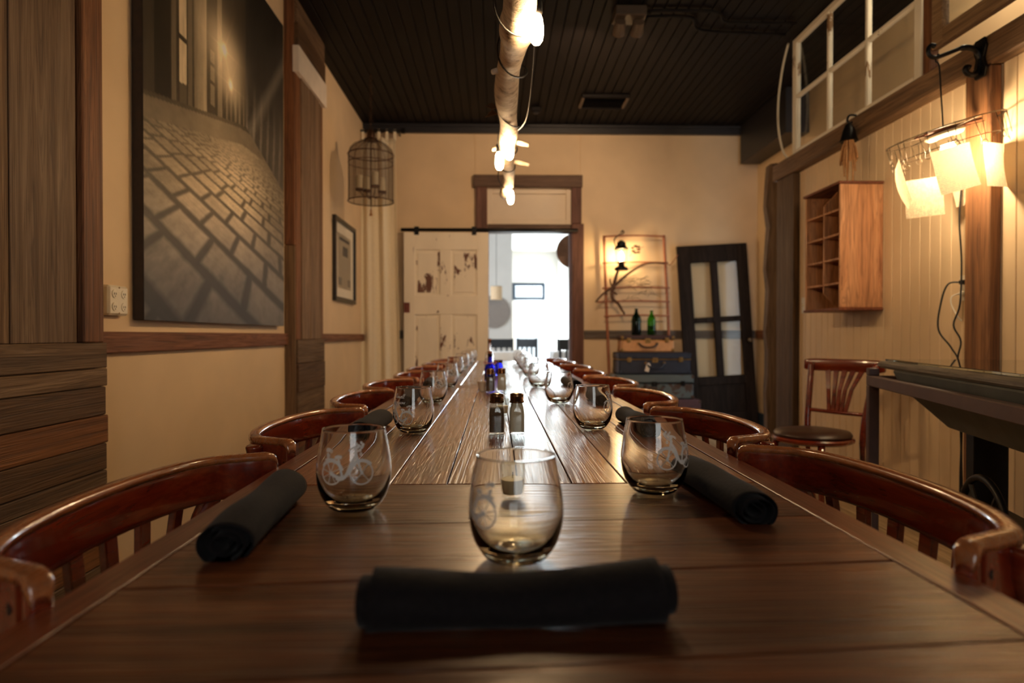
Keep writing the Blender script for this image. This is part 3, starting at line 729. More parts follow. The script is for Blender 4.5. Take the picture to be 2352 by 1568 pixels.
# ------------------------------------------------------------------ stemless glasses with etched bicycles
OUT = [(0.0005, 0.0), (0.026, 0.0), (0.0315, 0.0012), (0.0365, 0.005), (0.0425, 0.013), (0.0475, 0.023), (0.0510, 0.035), (0.0528, 0.048), (0.0528, 0.060), (0.0512, 0.075), (0.0488, 0.090), (0.0460, 0.105), (0.0442, 0.1145)]
def smooth_prof(p, k=3): return [(v.x, v.y) for v in [Vector((q[0], q[1])) for q in [(w.x, w.y) for w in spline([(a, b, 0) for a, b in p], k)]]]
OUTS = smooth_prof(OUT, 3)
def r_at(z):
    for (r0, z0), (r1, z1) in zip(OUT[1:-1], OUT[2:]):
        if z0 <= z <= z1: return r0 + (r1 - r0) * (z - z0) / max(1e-6, z1 - z0)
    return OUT[-1][0]
INN = [(0.0005, 0.0085), (0.020, 0.009), (0.030, 0.012), (0.0385, 0.019), (0.0450, 0.029), (0.0492, 0.040), (0.0513, 0.050), (0.0514, 0.060), (0.0498, 0.075), (0.0474, 0.090), (0.0446, 0.105), (0.0430, 0.1145)]
def glass_mesh():
    prof = OUTS + [(0.0440, 0.1158), (0.0433, 0.1158)] + list(reversed(smooth_prof(INN, 3)))
    return MB().lathe(prof, 64).mesh('bowl', glass_clear, True)
GLASS = glass_mesh()
STROKES = []
def stroke(pts, w=0.0011): STROKES.append((pts, w))
def ring2(cx, cz, r, n=36, a0=0, a1=2 * PI): return [(cx + r * math.cos(a0 + (a1 - a0) * k / n), cz + r * math.sin(a0 + (a1 - a0) * k / n)) for k in range(n + 1)]
def bike():
    s = []
    fx, rx, wr_ = -0.0215, 0.0215, 0.0155
    for cx in (fx, rx):
        s.append((ring2(cx, 0, wr_), 0.0016)); s.append((ring2(cx, 0, 0.0016, 10), 0.0014))
    for a in (0.85, 2.25): s.append(([(fx - wr_ * math.cos(a), -wr_ * math.sin(a)), (fx + wr_ * math.cos(a), wr_ * math.sin(a))], 0.0012))
    for k in range(8): s.append(([(rx, 0), (rx + wr_ * math.cos(k * PI / 4 + 0.3), wr_ * math.sin(k * PI / 4 + 0.3))], 0.0009))
    s.append((ring2(fx, 0, 0.0178, 18, 0.3, 2.5), 0.002)); s.append((ring2(rx, 0, 0.0178, 18, 0.5, 2.9), 0.002))
    st = lambda p: [(v.x, v.y) for v in spline([(a, b, 0) for a, b in p], 5)]
    s.append((st([(fx, 0), (-0.018, 0.012), (-0.0145, 0.026), (-0.0125, 0.034)]), 0.0024))
    s.append((st([(-0.0145, 0.024), (-0.0075, 0.014), (-0.002, 0.0), (0.004, -0.006), (0.012, -0.005), (rx, 0)]), 0.0036))
    s.append((st([(-0.0155, 0.019), (-0.010, 0.010), (-0.004, -0.002)]), 0.0022))
    s.append((st([(0.004, -0.006), (0.008, 0.008), (0.011, 0.020)]), 0.0024))
    s.append((st([(0.006, 0.0215), (0.011, 0.0225), (0.0165, 0.0205)]), 0.0034))
    s.append((st([(-0.0185, 0.0335), (-0.0125, 0.035), (-0.006, 0.0325), (-0.004, 0.030)]), 0.0018))
    s.append((st([(0.002, -0.0065), (0.008, -0.0085), (0.014, -0.0075)]), 0.0022))
    rr = random.Random(3)
    for k in range(16):                                     # flowers in the front basket
        cx, cz = -0.0185 + rr.uniform(-0.007, 0.008), 0.031 + rr.uniform(-0.006, 0.010)
        s.append((ring2(cx, cz, rr.uniform(0.0007, 0.0018), 8), 0.0013))
    for k in range(9):                                      # bundle on the rear rack
        cx, cz = 0.026 + rr.uniform(-0.006, 0.006), 0.026 + rr.uniform(-0.006, 0.006)
        s.append((ring2(cx, cz, rr.uniform(0.0008, 0.002), 8), 0.0012))
    s.append((st([(0.016, 0.0185), (0.026, 0.019), (0.034, 0.017)]), 0.0016))
    s.append(([(0.031, 0.018), (rx, 0)], 0.0010))
    return s
LET = {'R': [[(0.1, 0), (0.25, 1.5)], [(0.0, 1.3), (0.4, 1.55), (0.75, 1.3), (0.6, 0.95), (0.25, 0.8), (0.5, 0.4), (0.9, 0.0)]],
       'P': [[(0.1, 0), (0.25, 1.5)], [(0.0, 1.3), (0.4, 1.55), (0.8, 1.25), (0.6, 0.85), (0.2, 0.75)]],
       'o': [[(0.45, 0.7), (0.15, 0.6), (0.05, 0.2), (0.3, 0), (0.55, 0.25), (0.5, 0.6), (0.4, 0.68), (0.8, 0.6)]],
       's': [[(0.0, 0.1), (0.4, 0.7), (0.42, 0.35), (0.35, 0.05), (0.1, 0.05), (0.6, 0.15)]],
       'w': [[(0.0, 0.6), (0.1, 0.05), (0.3, 0.1), (0.4, 0.6), (0.45, 0.05), (0.65, 0.1), (0.75, 0.65), (0.95, 0.5)]],
       'e': [[(0.0, 0.3), (0.4, 0.5), (0.3, 0.72), (0.1, 0.5), (0.1, 0.1), (0.35, 0.0), (0.65, 0.2)]],
       'l': [[(0.0, 0.15), (0.35, 1.0), (0.35, 1.5), (0.15, 1.2), (0.12, 0.2), (0.25, 0.0), (0.5, 0.15)]],
       'r': [[(0.0, 0.1), (0.15, 0.7), (0.35, 0.6), (0.3, 0.1), (0.6, 0.15)]],
       'v': [[(0.0, 0.6), (0.15, 0.05), (0.35, 0.2), (0.42, 0.65), (0.7, 0.55)]],
       'i': [[(0.0, 0.15), (0.15, 0.68), (0.15, 0.1), (0.3, 0.0), (0.45, 0.15)], [(0.22, 0.95), (0.25, 1.0)]],
       'n': [[(0.0, 0.0), (0.1, 0.68), (0.12, 0.05), (0.3, 0.6), (0.42, 0.6), (0.42, 0.1), (0.65, 0.12)]]}
ADV = {'R': 0.95, 'P': 0.85, 'o': 0.72, 's': 0.58, 'w': 0.92, 'e': 0.6, 'l': 0.46, 'r': 0.55, 'v': 0.66, 'i': 0.42, 'n': 0.62}
def script_text(word, x, z, h):
    s = []; cx = 0
    for ch in word:
        for ln in LET[ch]:
            pts = [(v.x, v.y) for v in spline([(a, b, 0) for a, b in ln], 4)]
            s.append(([(x + (cx + a + 0.28 * b) * h, z + b * h) for a, b in pts], 0.00085))
        cx += ADV[ch]
    return s
def etched(strokes, zmid, mirror=False):
    mb = MB()
    for pts, w in strokes:
        pts = [Vector(p) for p in pts]
        L = []
        for i, p in enumerate(pts):
            t = pts[min(i + 1, len(pts) - 1)] - pts[max(i - 1, 0)]
            if t.length < 1e-9: t = Vector((1, 0))
            t.normalize(); n = Vector((-t.y, t.x)) * w * 0.62
            L.append((p + n, p - n))
        def mp(q):
            z = min(0.112, max(0.012, zmid + q.y)); r = r_at(z) + 0.00035
            a = (q.x * (-1 if mirror else 1)) / 0.0525
            return (r * math.sin(a), -r * math.cos(a), z)      # centred on local -Y
        o = len(mb.v)
        for a, b in L: mb.v += [mp(a), mp(b)]
        for i in range(len(L) - 1): mb.f.append((o + 2 * i, o + 2 * i + 1, o + 2 * i + 3, o + 2 * i + 2))
    me = bpy.data.meshes.new('etched_print'); me.from_pydata(mb.v, [], mb.f); me.materials.append(etch_white)
    return me
PRINT = etched(bike(), 0.060); PRINT_M = etched(bike(), 0.060, True)
PRINT_T = etched(script_text('Roswell', -0.020, 0.030, 0.0072) + script_text('Provisions', -0.024, 0.016, 0.0066) + [([(a, b - 0.020) for a, b in p], w) for p, w in bike()], 0.060, False)
PRINT_T.name = 'etched_print_lettered'
def wine_glass(label, x_, y_, rz, print_me, group='etched stemless glasses on the tables'):
    t = thing('stemless_glass', label, 'glass', (x_, y_, TZ + 0.0018), (0, 0, rz), group)
    put('bowl', GLASS, t)
    e = put('etched_print', print_me, t); e['label'] = 'white etched bicycle print'
    return t
wine_glass('stemless glass right behind the front black napkin, at the table end', 0.022, 0.728, -1.15, PRINT)
wine_glass('first left stemless glass, its etched bicycle facing the camera', -0.205, 0.945, 0.0, PRINT_M)
wine_glass('second left stemless glass with white lettering above the bicycle', -0.214, 1.69, -0.62, PRINT_T)
wine_glass('first right stemless glass, etched bicycle beside the rolled napkin', 0.252, 1.035, 0.55, PRINT)
wine_glass('second right stemless glass with bicycle turned to its right edge', 0.258, 1.745, 1.15, PRINT)
GL = [(-0.236, 2.45, 2.4), (0.232, 2.41, 1.25), (-0.235, 3.14, 2.6), (0.206, 3.16, 2.0), (-0.255, 4.05, 2.1), (0.21, 3.95, 2.4), (-0.250, 4.80, 2.5), (0.21, 4.70, 2.2), (-0.245, 5.50, 2.2), (0.21, 5.40, 2.6), (-0.24, 6.15, 2.3), (0.21, 6.05, 2.0)]
for i, (x_, y_, a) in enumerate(GL):
    wine_glass('%s stemless glass from the camera %s row' % (ORD[min(2 + i // 2, 7)], 'in the left' if i % 2 == 0 else 'in the right'), x_, y_, a, PRINT)

# ------------------------------------------------------------------ rolled black napkins
def napkin_mesh(L=0.27, R=0.030, sag=0.0, turns=3.3, seed=0, diag=1.3):
    rr = random.Random(seed); nu, nv = 120, 28
    rings_o = []
    ph = rr.uniform(0, 6)
    verts = []; faces = []
    th = 0.0011
    for side in (1, -1):
        for j in range(nv + 1):
            v = j / nv; prof_ = 1 - sag * (1 - (2 * v - 1) ** 2) + 0.03 * math.sin(v * 9 + ph)
            tend = turns * 2 * PI + diag * (v - 0.5) + 0.6
            for i in range(nu + 1):
                u = i / nu; th_ = u * tend
                r = 0.005 + (R - 0.005) * (th_ / (turns * 2 * PI + 0.6)) ** 0.85
                r = r * (1 + 0.02 * math.sin(3 * th_ + v * 5)) + side * th / 2
                ang = th_ + 2.3
                xx = (v - 0.5) * L + 0.006 * math.sin(th_ * 0.55 + ph) * (1 if v > 0.5 else -1) * abs(2 * v - 1) ** 4
                yy = r * math.cos(ang) * (1.08 + 0.03 * math.sin(v * 7)); zz = R * 0.86 + r * math.sin(ang) * 0.86
                zz *= prof_
                verts.append((xx, yy, zz))
    n1 = (nu + 1); off = (nv + 1) * n1
    for j in range(nv + 1):                                  # let every section rest on the table, a little flattened
        lo = min(verts[j * n1 + i][2] for i in range(n1))
        for q in (j * n1, off + j * n1):
            for i in range(n1):
                x_, y_, z_ = verts[q + i]; z_ = max(0.0, z_ - lo - 0.0045); verts[q + i] = (x_, y_, z_ + 0.0003)
    for j in range(nv):
        for i in range(nu):
            a = j * n1 + i; faces.append((a, a + 1, a + n1 + 1, a + n1)); b = a + off; faces.append((b, b + n1, b + n1 + 1, b + 1))
    for j in (0, nv):
        for i in range(nu):
            a = j * n1 + i; faces.append((a, a + off, a + off + 1, a + 1))
    for i in (0, nu):
        for j in range(nv):
            a = j * n1 + i; faces.append((a, a + n1, a + n1 + off, a + off))
    mb = MB(); mb.v = verts; mb.f = faces
    return mb.mesh('rolled_napkin', napkin_cloth, True)
def napkin(label, x_, y_, rz, **kw):
    return tag(put('rolled_napkin', napkin_mesh(**kw), None, (x_, y_, TZ + 0.0004), (0, 0, rz)), label, 'napkin', 'rolled black napkins on the tables')
napkin('black rolled napkin lying across the near end of the table', 0.018, 0.575, 0.03, L=0.262, R=0.033, sag=0.20, seed=1)
napkin('black rolled napkin left of the first left glass', -0.312, 0.865, PI / 2 + 0.06, seed=2)
napkin('black rolled napkin right of the first right glass', 0.335, 0.985, PI / 2 + 0.05, seed=3)
napkin('black rolled napkin beside the second left glass', -0.325, 1.70, PI / 2 - 0.03, seed=4)
napkin('black rolled napkin beside the second right glass', 0.372, 1.73, PI / 2 + 0.02, seed=5)
for i, (x_, y_) in enumerate(((-0.325, 2.42), (0.37, 2.40), (-0.33, 3.12), (0.36, 3.16))):
    napkin('black rolled napkin beside the %s %s glass' % (ORD[2 + i // 2], 'left' if i % 2 == 0 else 'right'), x_, y_, PI / 2 + 0.02 * i, seed=6 + i)

# ------------------------------------------------------------------ salt, pepper, votive, bottles
def sq_ring(w, z, p, n=40):
    out = []
    for k in range(n):
        a = 2 * PI * k / n + PI / 4 * 0; c, s = math.cos(a), math.sin(a)
        out.append((w * math.copysign(abs(c) ** p, c), w * math.copysign(abs(s) ** p, s), z))
    return out
def shaker(label, x_, y_, fill, fz, group, rz=0.0):
    t = thing('shaker', label, 'shaker', (x_, y_, TZ + 0.0018), (0, 0, rz), group)
    w = 0.0205
    outer = [(w - 0.003, 0, 0.45), (w, 0.003, 0.38), (w, 0.045, 0.38), (w * 0.985, 0.058, 0.42), (w * 0.92, 0.067, 0.5), (w * 0.80, 0.073, 0.75), (w * 0.74, 0.077, 1.0), (w * 0.74, 0.083, 1.0)]
    inner = [(w * 0.70, 0.083, 1.0), (w * 0.70, 0.077, 1.0), (w * 0.74, 0.072, 0.8), (w * 0.82, 0.066, 0.5), (w * 0.88, 0.057, 0.42), (w * 0.90, 0.045, 0.38), (w * 0.90, 0.006, 0.38)]
    MB().rings([sq_ring(*r) for r in outer + inner]).build('jar', jar_glass, t, 0.8)
    fl_ = [(w * 0.885, 0.0066, 0.38), (w * 0.885, 0.045, 0.38), (w * 0.865, 0.056, 0.42), (w * 0.80, 0.0655, 0.5)]
    if fz > 0.07: fl_ += [(w * 0.72, 0.0715, 0.8), (w * 0.67, fz, 1.0)]
    MB().rings([sq_ring(*r) for r in fl_]).build('contents', fill, t, 0.8)
    prof_ = [(0.0175, 0.0790), (0.0182, 0.0800), (0.0182, 0.0815), (0.0172, 0.0825)]
    for k in range(4):
        z = 0.0832 + k * 0.0036; prof_ += [(0.0175, z), (0.0166, z + 0.0018)]
    prof_ += [(0.0175, 0.0985), (0.0165, 0.1005), (0.012, 0.1025), (0.0005, 0.1035)]
    MB().lathe([(0.0005, 0.0832), (0.0172, 0.0832)] + prof_[4:], 32).build('cap', cap_metal, t, 0.9)
    MB().lathe([(0.0156, 0.0786), (0.0180, 0.0786), (0.0186, 0.0808), (0.0178, 0.0830), (0.0156, 0.0830)], 32).build('cap_band', cap_metal, t, True)
    return t
shaker('near pepper shaker with dark metal cap, on the table centre', 0.001, 1.645, pepper, 0.06, 'salt and pepper shakers')
shaker('near salt shaker with dark metal cap, on the table centre', 0.052, 1.650, salt, 0.078, 'salt and pepper shakers')
shaker('far pepper shaker in front of the blue bottle', -0.026, 2.85, pepper, 0.06, 'salt and pepper shakers')
shaker('far salt shaker in front of the blue bottle', 0.024, 2.90, salt, 0.078, 'salt and pepper shakers')
def votive(label, x_, y_):
    t = thing('votive_candle', label, 'candle', (x_, y_, TZ + 0.0018), (0, 0, 0), 'votive candles')
    MB().lathe([(0.0005, 0), (0.014, 0), (0.017, 0.003), (0.0195, 0.02), (0.0215, 0.052), (0.0208, 0.053), (0.0202, 0.052), (0.0182, 0.02), (0.0155, 0.008), (0.0005, 0.007)], 40).build('holder', jar_glass, t, True)
    MB().lathe([(0.0005, 0.0075), (0.0150, 0.0085), (0.0176, 0.02), (0.0186, 0.031), (0.0005, 0.032)], 32).build('wax', candle_wax, t, 0.9)
    MB().tube([(0, 0, 0.0315), (0.0006, 0, 0.040)], 0.0007, 6).build('wick', slot_dark, t)
votive('glass votive with cream candle behind the front glass', 0.024, 0.99)
votive('glass votive candle hidden behind the near salt and pepper', 0.018, 2.02)
cp = tag(MB().lathe([(0.0005, 0), (0.016, 0), (0.022, 0.035), (0.025, 0.042), (0.0235, 0.042), (0.0205, 0.035), (0.014, 0.006), (0.0005, 0.005)], 32).build('ramekin', ceramic, None, 0.9, 0, 1, (-0.062, 2.93, TZ + 0.0018)),
         'small cream ceramic cup left of the far pepper shaker', 'cup')
bb = thing('glass_bottle', 'corked clear bottle with pink ribbon over blue base', 'bottle', (-0.034, 3.55, TZ + 0.0018))
MB().lathe([(0.0005, 0), (0.028, 0), (0.031, 0.004), (0.031, 0.07), (0.026, 0.083), (0.0145, 0.096), (0.0125, 0.105), (0.0125, 0.14), (0.0145, 0.142), (0.0145, 0.148), (0.0115, 0.148), (0.0105, 0.105), (0.013, 0.094), (0.024, 0.081), (0.0285, 0.07), (0.0285, 0.006), (0.0005, 0.005)], 40).build('body', bottle_blue, bb, True)
MB().lathe([(0.0005, 0.132), (0.0098, 0.132), (0.0112, 0.149), (0.0125, 0.162), (0.0005, 0.163)], 20).build('cork', cork, bb, 0.8)
MB().torus((0, 0, 0.098), 0.0150, 0.0022, 28, 8).build('ribbon', ribbon_pink, bb, True)
for s in (-1, 1):
    MB().tube(spline([(s * 0.010, -0.012, 0.098), (s * 0.026, -0.016, 0.108), (s * 0.034, -0.016, 0.100), (s * 0.022, -0.016, 0.094), (s * 0.010, -0.012, 0.098)], 5), 0.0022, 6).build('bow_loop', ribbon_pink, bb, True)
vb = thing('glass_vase', 'clear glass bottle standing behind the blue bottle', 'bottle', (-0.045, 4.35, TZ + 0.0018))
MB().lathe([(0.0005, 0), (0.03, 0), (0.032, 0.004), (0.032, 0.10), (0.026, 0.13), (0.013, 0.15), (0.012, 0.21), (0.014, 0.213), (0.011, 0.213), (0.0102, 0.15), (0.023, 0.128), (0.0295, 0.10), (0.0295, 0.006), (0.0005, 0.005)], 36).build('body', glass_clear, vb, True)
MB().lathe([(0.0005, 0.20), (0.0099, 0.20), (0.012, 0.225), (0.0005, 0.226)], 16).build('cork', cork, vb, 0.8)
nb = thing('blue_jar', 'deep blue glass jar near the far end of the table', 'jar', (0.012, 4.05, TZ + 0.0018))
MB().lathe([(0.0005, 0), (0.026, 0), (0.03, 0.01), (0.03, 0.06), (0.026, 0.075), (0.026, 0.085), (0.024, 0.085), (0.024, 0.074), (0.028, 0.06), (0.028, 0.012), (0.0005, 0.006)], 32).build('body', bottle_blue, nb, True)
MB().lathe([(0.0005, 0.083), (0.0275, 0.083), (0.0275, 0.097), (0.0005, 0.098)], 24).build('lid', cap_metal, nb, 0.8)

# ------------------------------------------------------------------ left wall: street canvas
def canvas_picture():
    y0, y1, z0, z1 = 2.636, 4.35, 1.062, 3.035
    nu, nv = 250, 330
    def hsh(a, b): 
        v_ = math.sin(a * 127.1 + b * 311.7) * 43758.5453
        return v_ - math.floor(v_)
    def vn(x, y):
        xi, yi = math.floor(x), math.floor(y); fx, fy = x - xi, y - yi
        fx = fx * fx * (3 - 2 * fx); fy = fy * fy * (3 - 2 * fy)
        a, b, c, d = hsh(xi, yi), hsh(xi + 1, yi), hsh(xi, yi + 1), hsh(xi + 1, yi + 1)
        return (a * (1 - fx) + b * fx) * (1 - fy) + (c * (1 - fx) + d * fx) * fy
    def fbm(x, y): return 0.5 * vn(x, y) + 0.3 * vn(x * 2.1 + 5, y * 2.1) + 0.2 * vn(x * 4.3, y * 4.3 + 9)
    CA, SA = math.cos(0.36), math.sin(0.36)
    warm = (1.0, 0.80, 0.54); cold = (0.92, 0.84, 0.80)
    def pixel(u, v):
        curb = 0.41 + 0.155 * u if u < 0.58 else 0.50 + 0.015 * (u - 0.58)
        right = 0.56 - 0.115 * (u - 0.62) / 0.38 if u > 0.62 else 9
        glow = math.exp(-((u - 0.46) ** 2 / 0.012 + (v - 0.71) ** 2 / 0.004)) + 0.6 * math.exp(-((u - 0.50) ** 2 / 0.006 + (v - 0.635) ** 2 / 0.002))
        for lu, lv, s in ((0.455, 0.715, 1.0), (0.50, 0.637, 0.7)):
            dx, dy = (u - lu) * 0.87, v - lv; rr = math.hypot(dx, dy) + 1e-5; an = math.atan2(dy, dx)
            glow += s * math.exp(-(rr / 0.012) ** 2) * 2 + s * 0.55 * max(0, math.cos(an * 6)) ** 30 * math.exp(-rr / 0.035)
        if v < curb and v < right:
            q = max(0.012, 0.545 - v); t = 1.0 / q; s = (u - 0.66) / q
            X, Y = s * CA - t * 0.62 * SA, s * SA + t * 0.62 * CA
            row = Y / 0.36; ri = math.floor(row); fy = row - ri
            col_ = X / (0.78 + 0.25 * hsh(ri, 3)) + 0.5 * (ri % 2) + hsh(ri, 7) * 0.3; ci = math.floor(col_); fx = col_ - ci
            wob = 0.05 * (fbm(X * 5, Y * 7) - 0.5)
            ed = min(min(fx, 1 - fx) * 1.7, min(fy, 1 - fy)) + wob
            jw = 0.075
            st = min(1, max(0, (ed - jw) / 0.10))
            far = min(1, t / 16.0)
            st = st * (1 - far) + 0.62 * far
            tone = 0.12 + 0.16 * hsh(ri, ci) + 0.22 * (fbm(X * 9, Y * 11) - 0.4)
            shine = math.exp(-((u - 0.56) ** 2 / 0.05 + (v - 0.40) ** 2 / 0.022)) * 0.62 + math.exp(-((u - 0.30) ** 2 / 0.09 + (v - 0.27) ** 2 / 0.02)) * 0.25
            val = 0.035 + st * (tone + shine * (0.55 + 0.75 * fbm(X * 3, Y * 30)) + 0.10 * max(0, fy - 0.55))
            k = min(1, max(0, v / 0.34)); c = [cold[i] * (1 - k) + warm[i] * k for i in range(3)]
            val *= 0.50 + 0.50 * min(1, v / 0.26)
            return [min(1, val * x_) for x_ in c]
        if v >= right and u > 0.62:                                 # facades on the right
            fl_ = 0.05 + 0.13 * (math.sin(u * 95 + 2 * math.sin(v * 7)) > 0.55) * max(0, 1 - abs(v - 0.56) / 0.16) + 0.05 * fbm(u * 30, v * 8)
            beam = 0.10 * max(0, 1 - abs((v - 0.52) - (u - 0.62) * 0.9) / 0.05)
            fl_ *= max(0.25, 1 - (v - 0.5) * 1.5)
            val = fl_ + beam + glow * 0.5
            return [min(1, val * w) for w in (1, 0.86, 0.68)]
        base = 0.045 + 0.05 * fbm(u * 14, v * 9)
        if v < curb + 0.055: base = 0.14 + 0.10 * fbm(u * 20, v * 40) + 0.10 * math.exp(-((u - 0.42) ** 2) / 0.02)
        if curb + 0.045 < v < curb + 0.06: base *= 0.45
        if u < 0.62 and v >= curb + 0.055:
            q = 0.70 - u
            col_ = math.log(max(0.02, q)) * 5.2; fx = col_ - math.floor(col_)
            base = 0.05 + 0.11 * (fx > 0.62) + 0.03 * fbm(u * 40, v * 6)
            hgt = (v - curb - 0.055) / max(0.05, q)
            nz = 0.7 + 0.6 * fbm(u * 60, v * 14)
            base = 0.05 * nz
            if 0.05 < u < 0.13: base = 0.02
            if 0.135 < u < 0.160 or 0.222 < u < 0.245: base = 0.14 * nz
            if 0.168 < u < 0.214: base = (0.60 * nz if v > curb + 0.10 else 0.10)
            if 0.168 < u < 0.214 and (abs(v - 0.64) < 0.006 or abs(u - 0.171) < 0.003): base = 0.03
            if 0.258 < u < 0.335: base = (0.20 + 0.22 * (u - 0.258) / 0.077) * nz
            if 0.350 < u < 0.392: base = 0.05
            if 0.357 < u < 0.385 and 0.545 < v < 0.68: base = 0.22 if (abs(v - 0.60) > 0.005 and abs(v - 0.645) > 0.005) else 0.05
            if 0.405 < u < 0.44: base = (0.22 + 0.3 * max(0, v - 0.55)) * nz
            if u > 0.455: base = (0.05 + 0.16 * (math.sin(u * 190) > 0.3) * max(0, 1 - abs(v - 0.57) / 0.10)) * nz
        val = base + glow * 0.85 + 0.10 * math.exp(-((u - 0.36) ** 2 / 0.03 + (v - 0.75) ** 2 / 0.06))
        return [min(1, val * w) for w in (1, 0.80, 0.54)]
    vs, cs, fs = [], [], []
    for j in range(nv + 1):
        for i in range(nu + 1):
            u, v = i / nu, j / nv
            vs.append((0, y0 + (y1 - y0) * u, z0 + (z1 - z0) * v)); c = pixel(u, v); cs += [c[0], c[1], c[2], 1.0]
    for j in range(nv):
        for i in range(nu):
            a = j * (nu + 1) + i; fs.append((a, a + nu + 1, a + nu + 2, a + 1))
    t = thing('canvas_print', 'tall sepia canvas print of a wet cobbled street at night', 'picture', (XL + 0.003, (y0 + y1) / 2, z0))
    ym = (y0 + y1) / 2
    me = bpy.data.meshes.new('print'); me.from_pydata([(0.0455, p[1] - ym, p[2] - z0) for p in vs], [], [tuple(reversed(f)) for f in fs])
    at_ = me.color_attributes.new('ink', 'FLOAT_COLOR', 'POINT'); at_.data.foreach_set('color', cs)
    m = NT('canvas_ink'); a = m.node('ShaderNodeAttribute'); a.attribute_name = 'ink'; m.link(a.outputs['Color'], m.b.inputs['Base Color']); m.set(rough=0.42, spec=0.35)
    me.materials.append(m.m); me.shade_smooth()
    put('print', me, t)
    box('stretcher_body', (0.045, y1 - y0, z1 - z0), (0.0225, 0, (z1 - z0) / 2), canvas_side, t, 0.003)
canvas_picture()

# quad outlet box
oq = thing('quad_outlet', 'ivory four socket outlet box left of the canvas', 'outlet', (XL, 2.492, 1.075))
box('box_body', (0.032, 0.128, 0.112), (0.016, 0, 0.056), white_plastic, oq, 0.008)
for dy in (-0.03, 0.03):
    for dz in (0.032, 0.080):
        rc = MB().lathe([(0.0005, 0), (0.0165, 0), (0.0165, 0.004), (0.0005, 0.004)], 24).build('socket', white_plastic, oq, False, 0.001, 1, (0.031, dy, dz), (0, PI / 2, 0))
        for k in (-1, 1): MB().box((0, k * 0.0055, 0.0045), (0.008, 0.002, 0.001)).build('slot', slot_dark, rc)
        MB().lathe([(0.0005, 0.0043), (0.0022, 0.0043), (0.0022, 0.005)], 10, (0.009, 0, 0)).build('ground_hole', slot_dark, rc)
for dy, dz in ((0, 0.008), (0, 0.104)): MB().lathe([(0.0005, 0), (0.003, 0), (0.003, 0.002)], 8).build('screw', brass, oq, False, 0, 1, (0.0322, dy, dz), (0, PI / 2, 0))

# framed newspaper
fn = thing('framed_newspaper', 'black framed newspaper page beside the curtain', 'picture', (XL, 6.23, 1.31))
FW, FH = 0.84, 0.76
box('backing', (0.008, FW - 0.02, FH - 0.02), (0.006, 0, FH / 2), mat_board, fn, 0.0)
for a in ((0, 0.02, FW, 0.04), (0, FH - 0.02, FW, 0.04)): box('frame_bar', (0.032, a[2], a[3]), (0.018, 0, a[1]), frame_black, fn, 0.003)
for s in (-1, 1): box('frame_bar', (0.032, 0.04, FH - 0.08), (0.018, s * (FW / 2 - 0.02), FH / 2), frame_black, fn, 0.003)
sh = box('newspaper', (0.002, 0.52, 0.50), (0.0115, 0, FH / 2), news_paper, fn, 0.0)
box('headline', (0.0006, 0.40, 0.03), (0.0013, 0, 0.205), slot_dark, sh, 0); box('photograph', (0.0006, 0.20, 0.09), (0.0013, 0.03, 0.10), slot_dark, sh, 0)
for s in (-1, 1): box('photograph', (0.0006, 0.12, 0.07), (0.0013, s * 0.18, -0.19), plain('print_grey%d' % s, rgb(120, 108, 92), 0.7), sh, 0)
box('glazing', (0.002, FW - 0.08, FH - 0.08), (0.020, 0, FH / 2), see_through('frame_glazing', (0.8, 0.8, 0.8, 1), 0.06, 0.05), fn, 0)

# curtain on a black rod
ct = thing('curtain', 'long cream curtain in the back left corner', 'curtain', (-1.235, 7.03, 0.0))
def curtain_mesh():
    n = 90; rings = []; zs = [0.02, 0.5, 1.0, 1.6, 2.2, 2.8, 3.02, 3.10]
    rows = []
    for z in zs:
        sp_ = 1.0 - 0.16 * z / 3.1
        rows.append([((k / n - 0.5) * 0.44 * sp_ - 0.028 * z / 3.1, 0.030 * math.sin(k / n * 2 * PI * 2.6 + 0.25 * z) * (0.75 + 0.25 * math.sin(z * 1.3 + k * 0.07)) + 0.010 * math.sin(k * 0.31), z) for k in range(n + 1)])
    mb = MB()
    for r_ in rows: mb.v += r_
    for j in range(len(rows) - 1):
        for k in range(n): a = j * (n + 1) + k; mb.f.append((a, a + 1, a + n + 2, a + n + 1))
    o = mb.build('cloth', curtain_cloth, ct, True)
    md = o.modifiers.new('thickness', 'SOLIDIFY'); md.thickness = 0.003
    return o
curtain_mesh()
for k in range(5):
    MB().box((-0.19 + 0.085 * k, 0, 3.14), (0.03, 0.014, 0.12)).build('tab', curtain_cloth, ct, False, 0.004)
rod = thing('curtain_rod', 'short black curtain rod with square finial', 'rod', (-1.2, 7.03, 3.185))
MB().tube([(-0.245, 0, 0), (0.19, 0, 0)], 0.0125, 12).build('pole', iron, rod, True)
box('finial', (0.045, 0.045, 0.055), (0.205, 0, 0), iron, rod, 0.006)
MB().tube([(0.15, 0, 0), (0.15, 0.172, 0)], 0.008, 8).build('bracket', iron, rod, True)

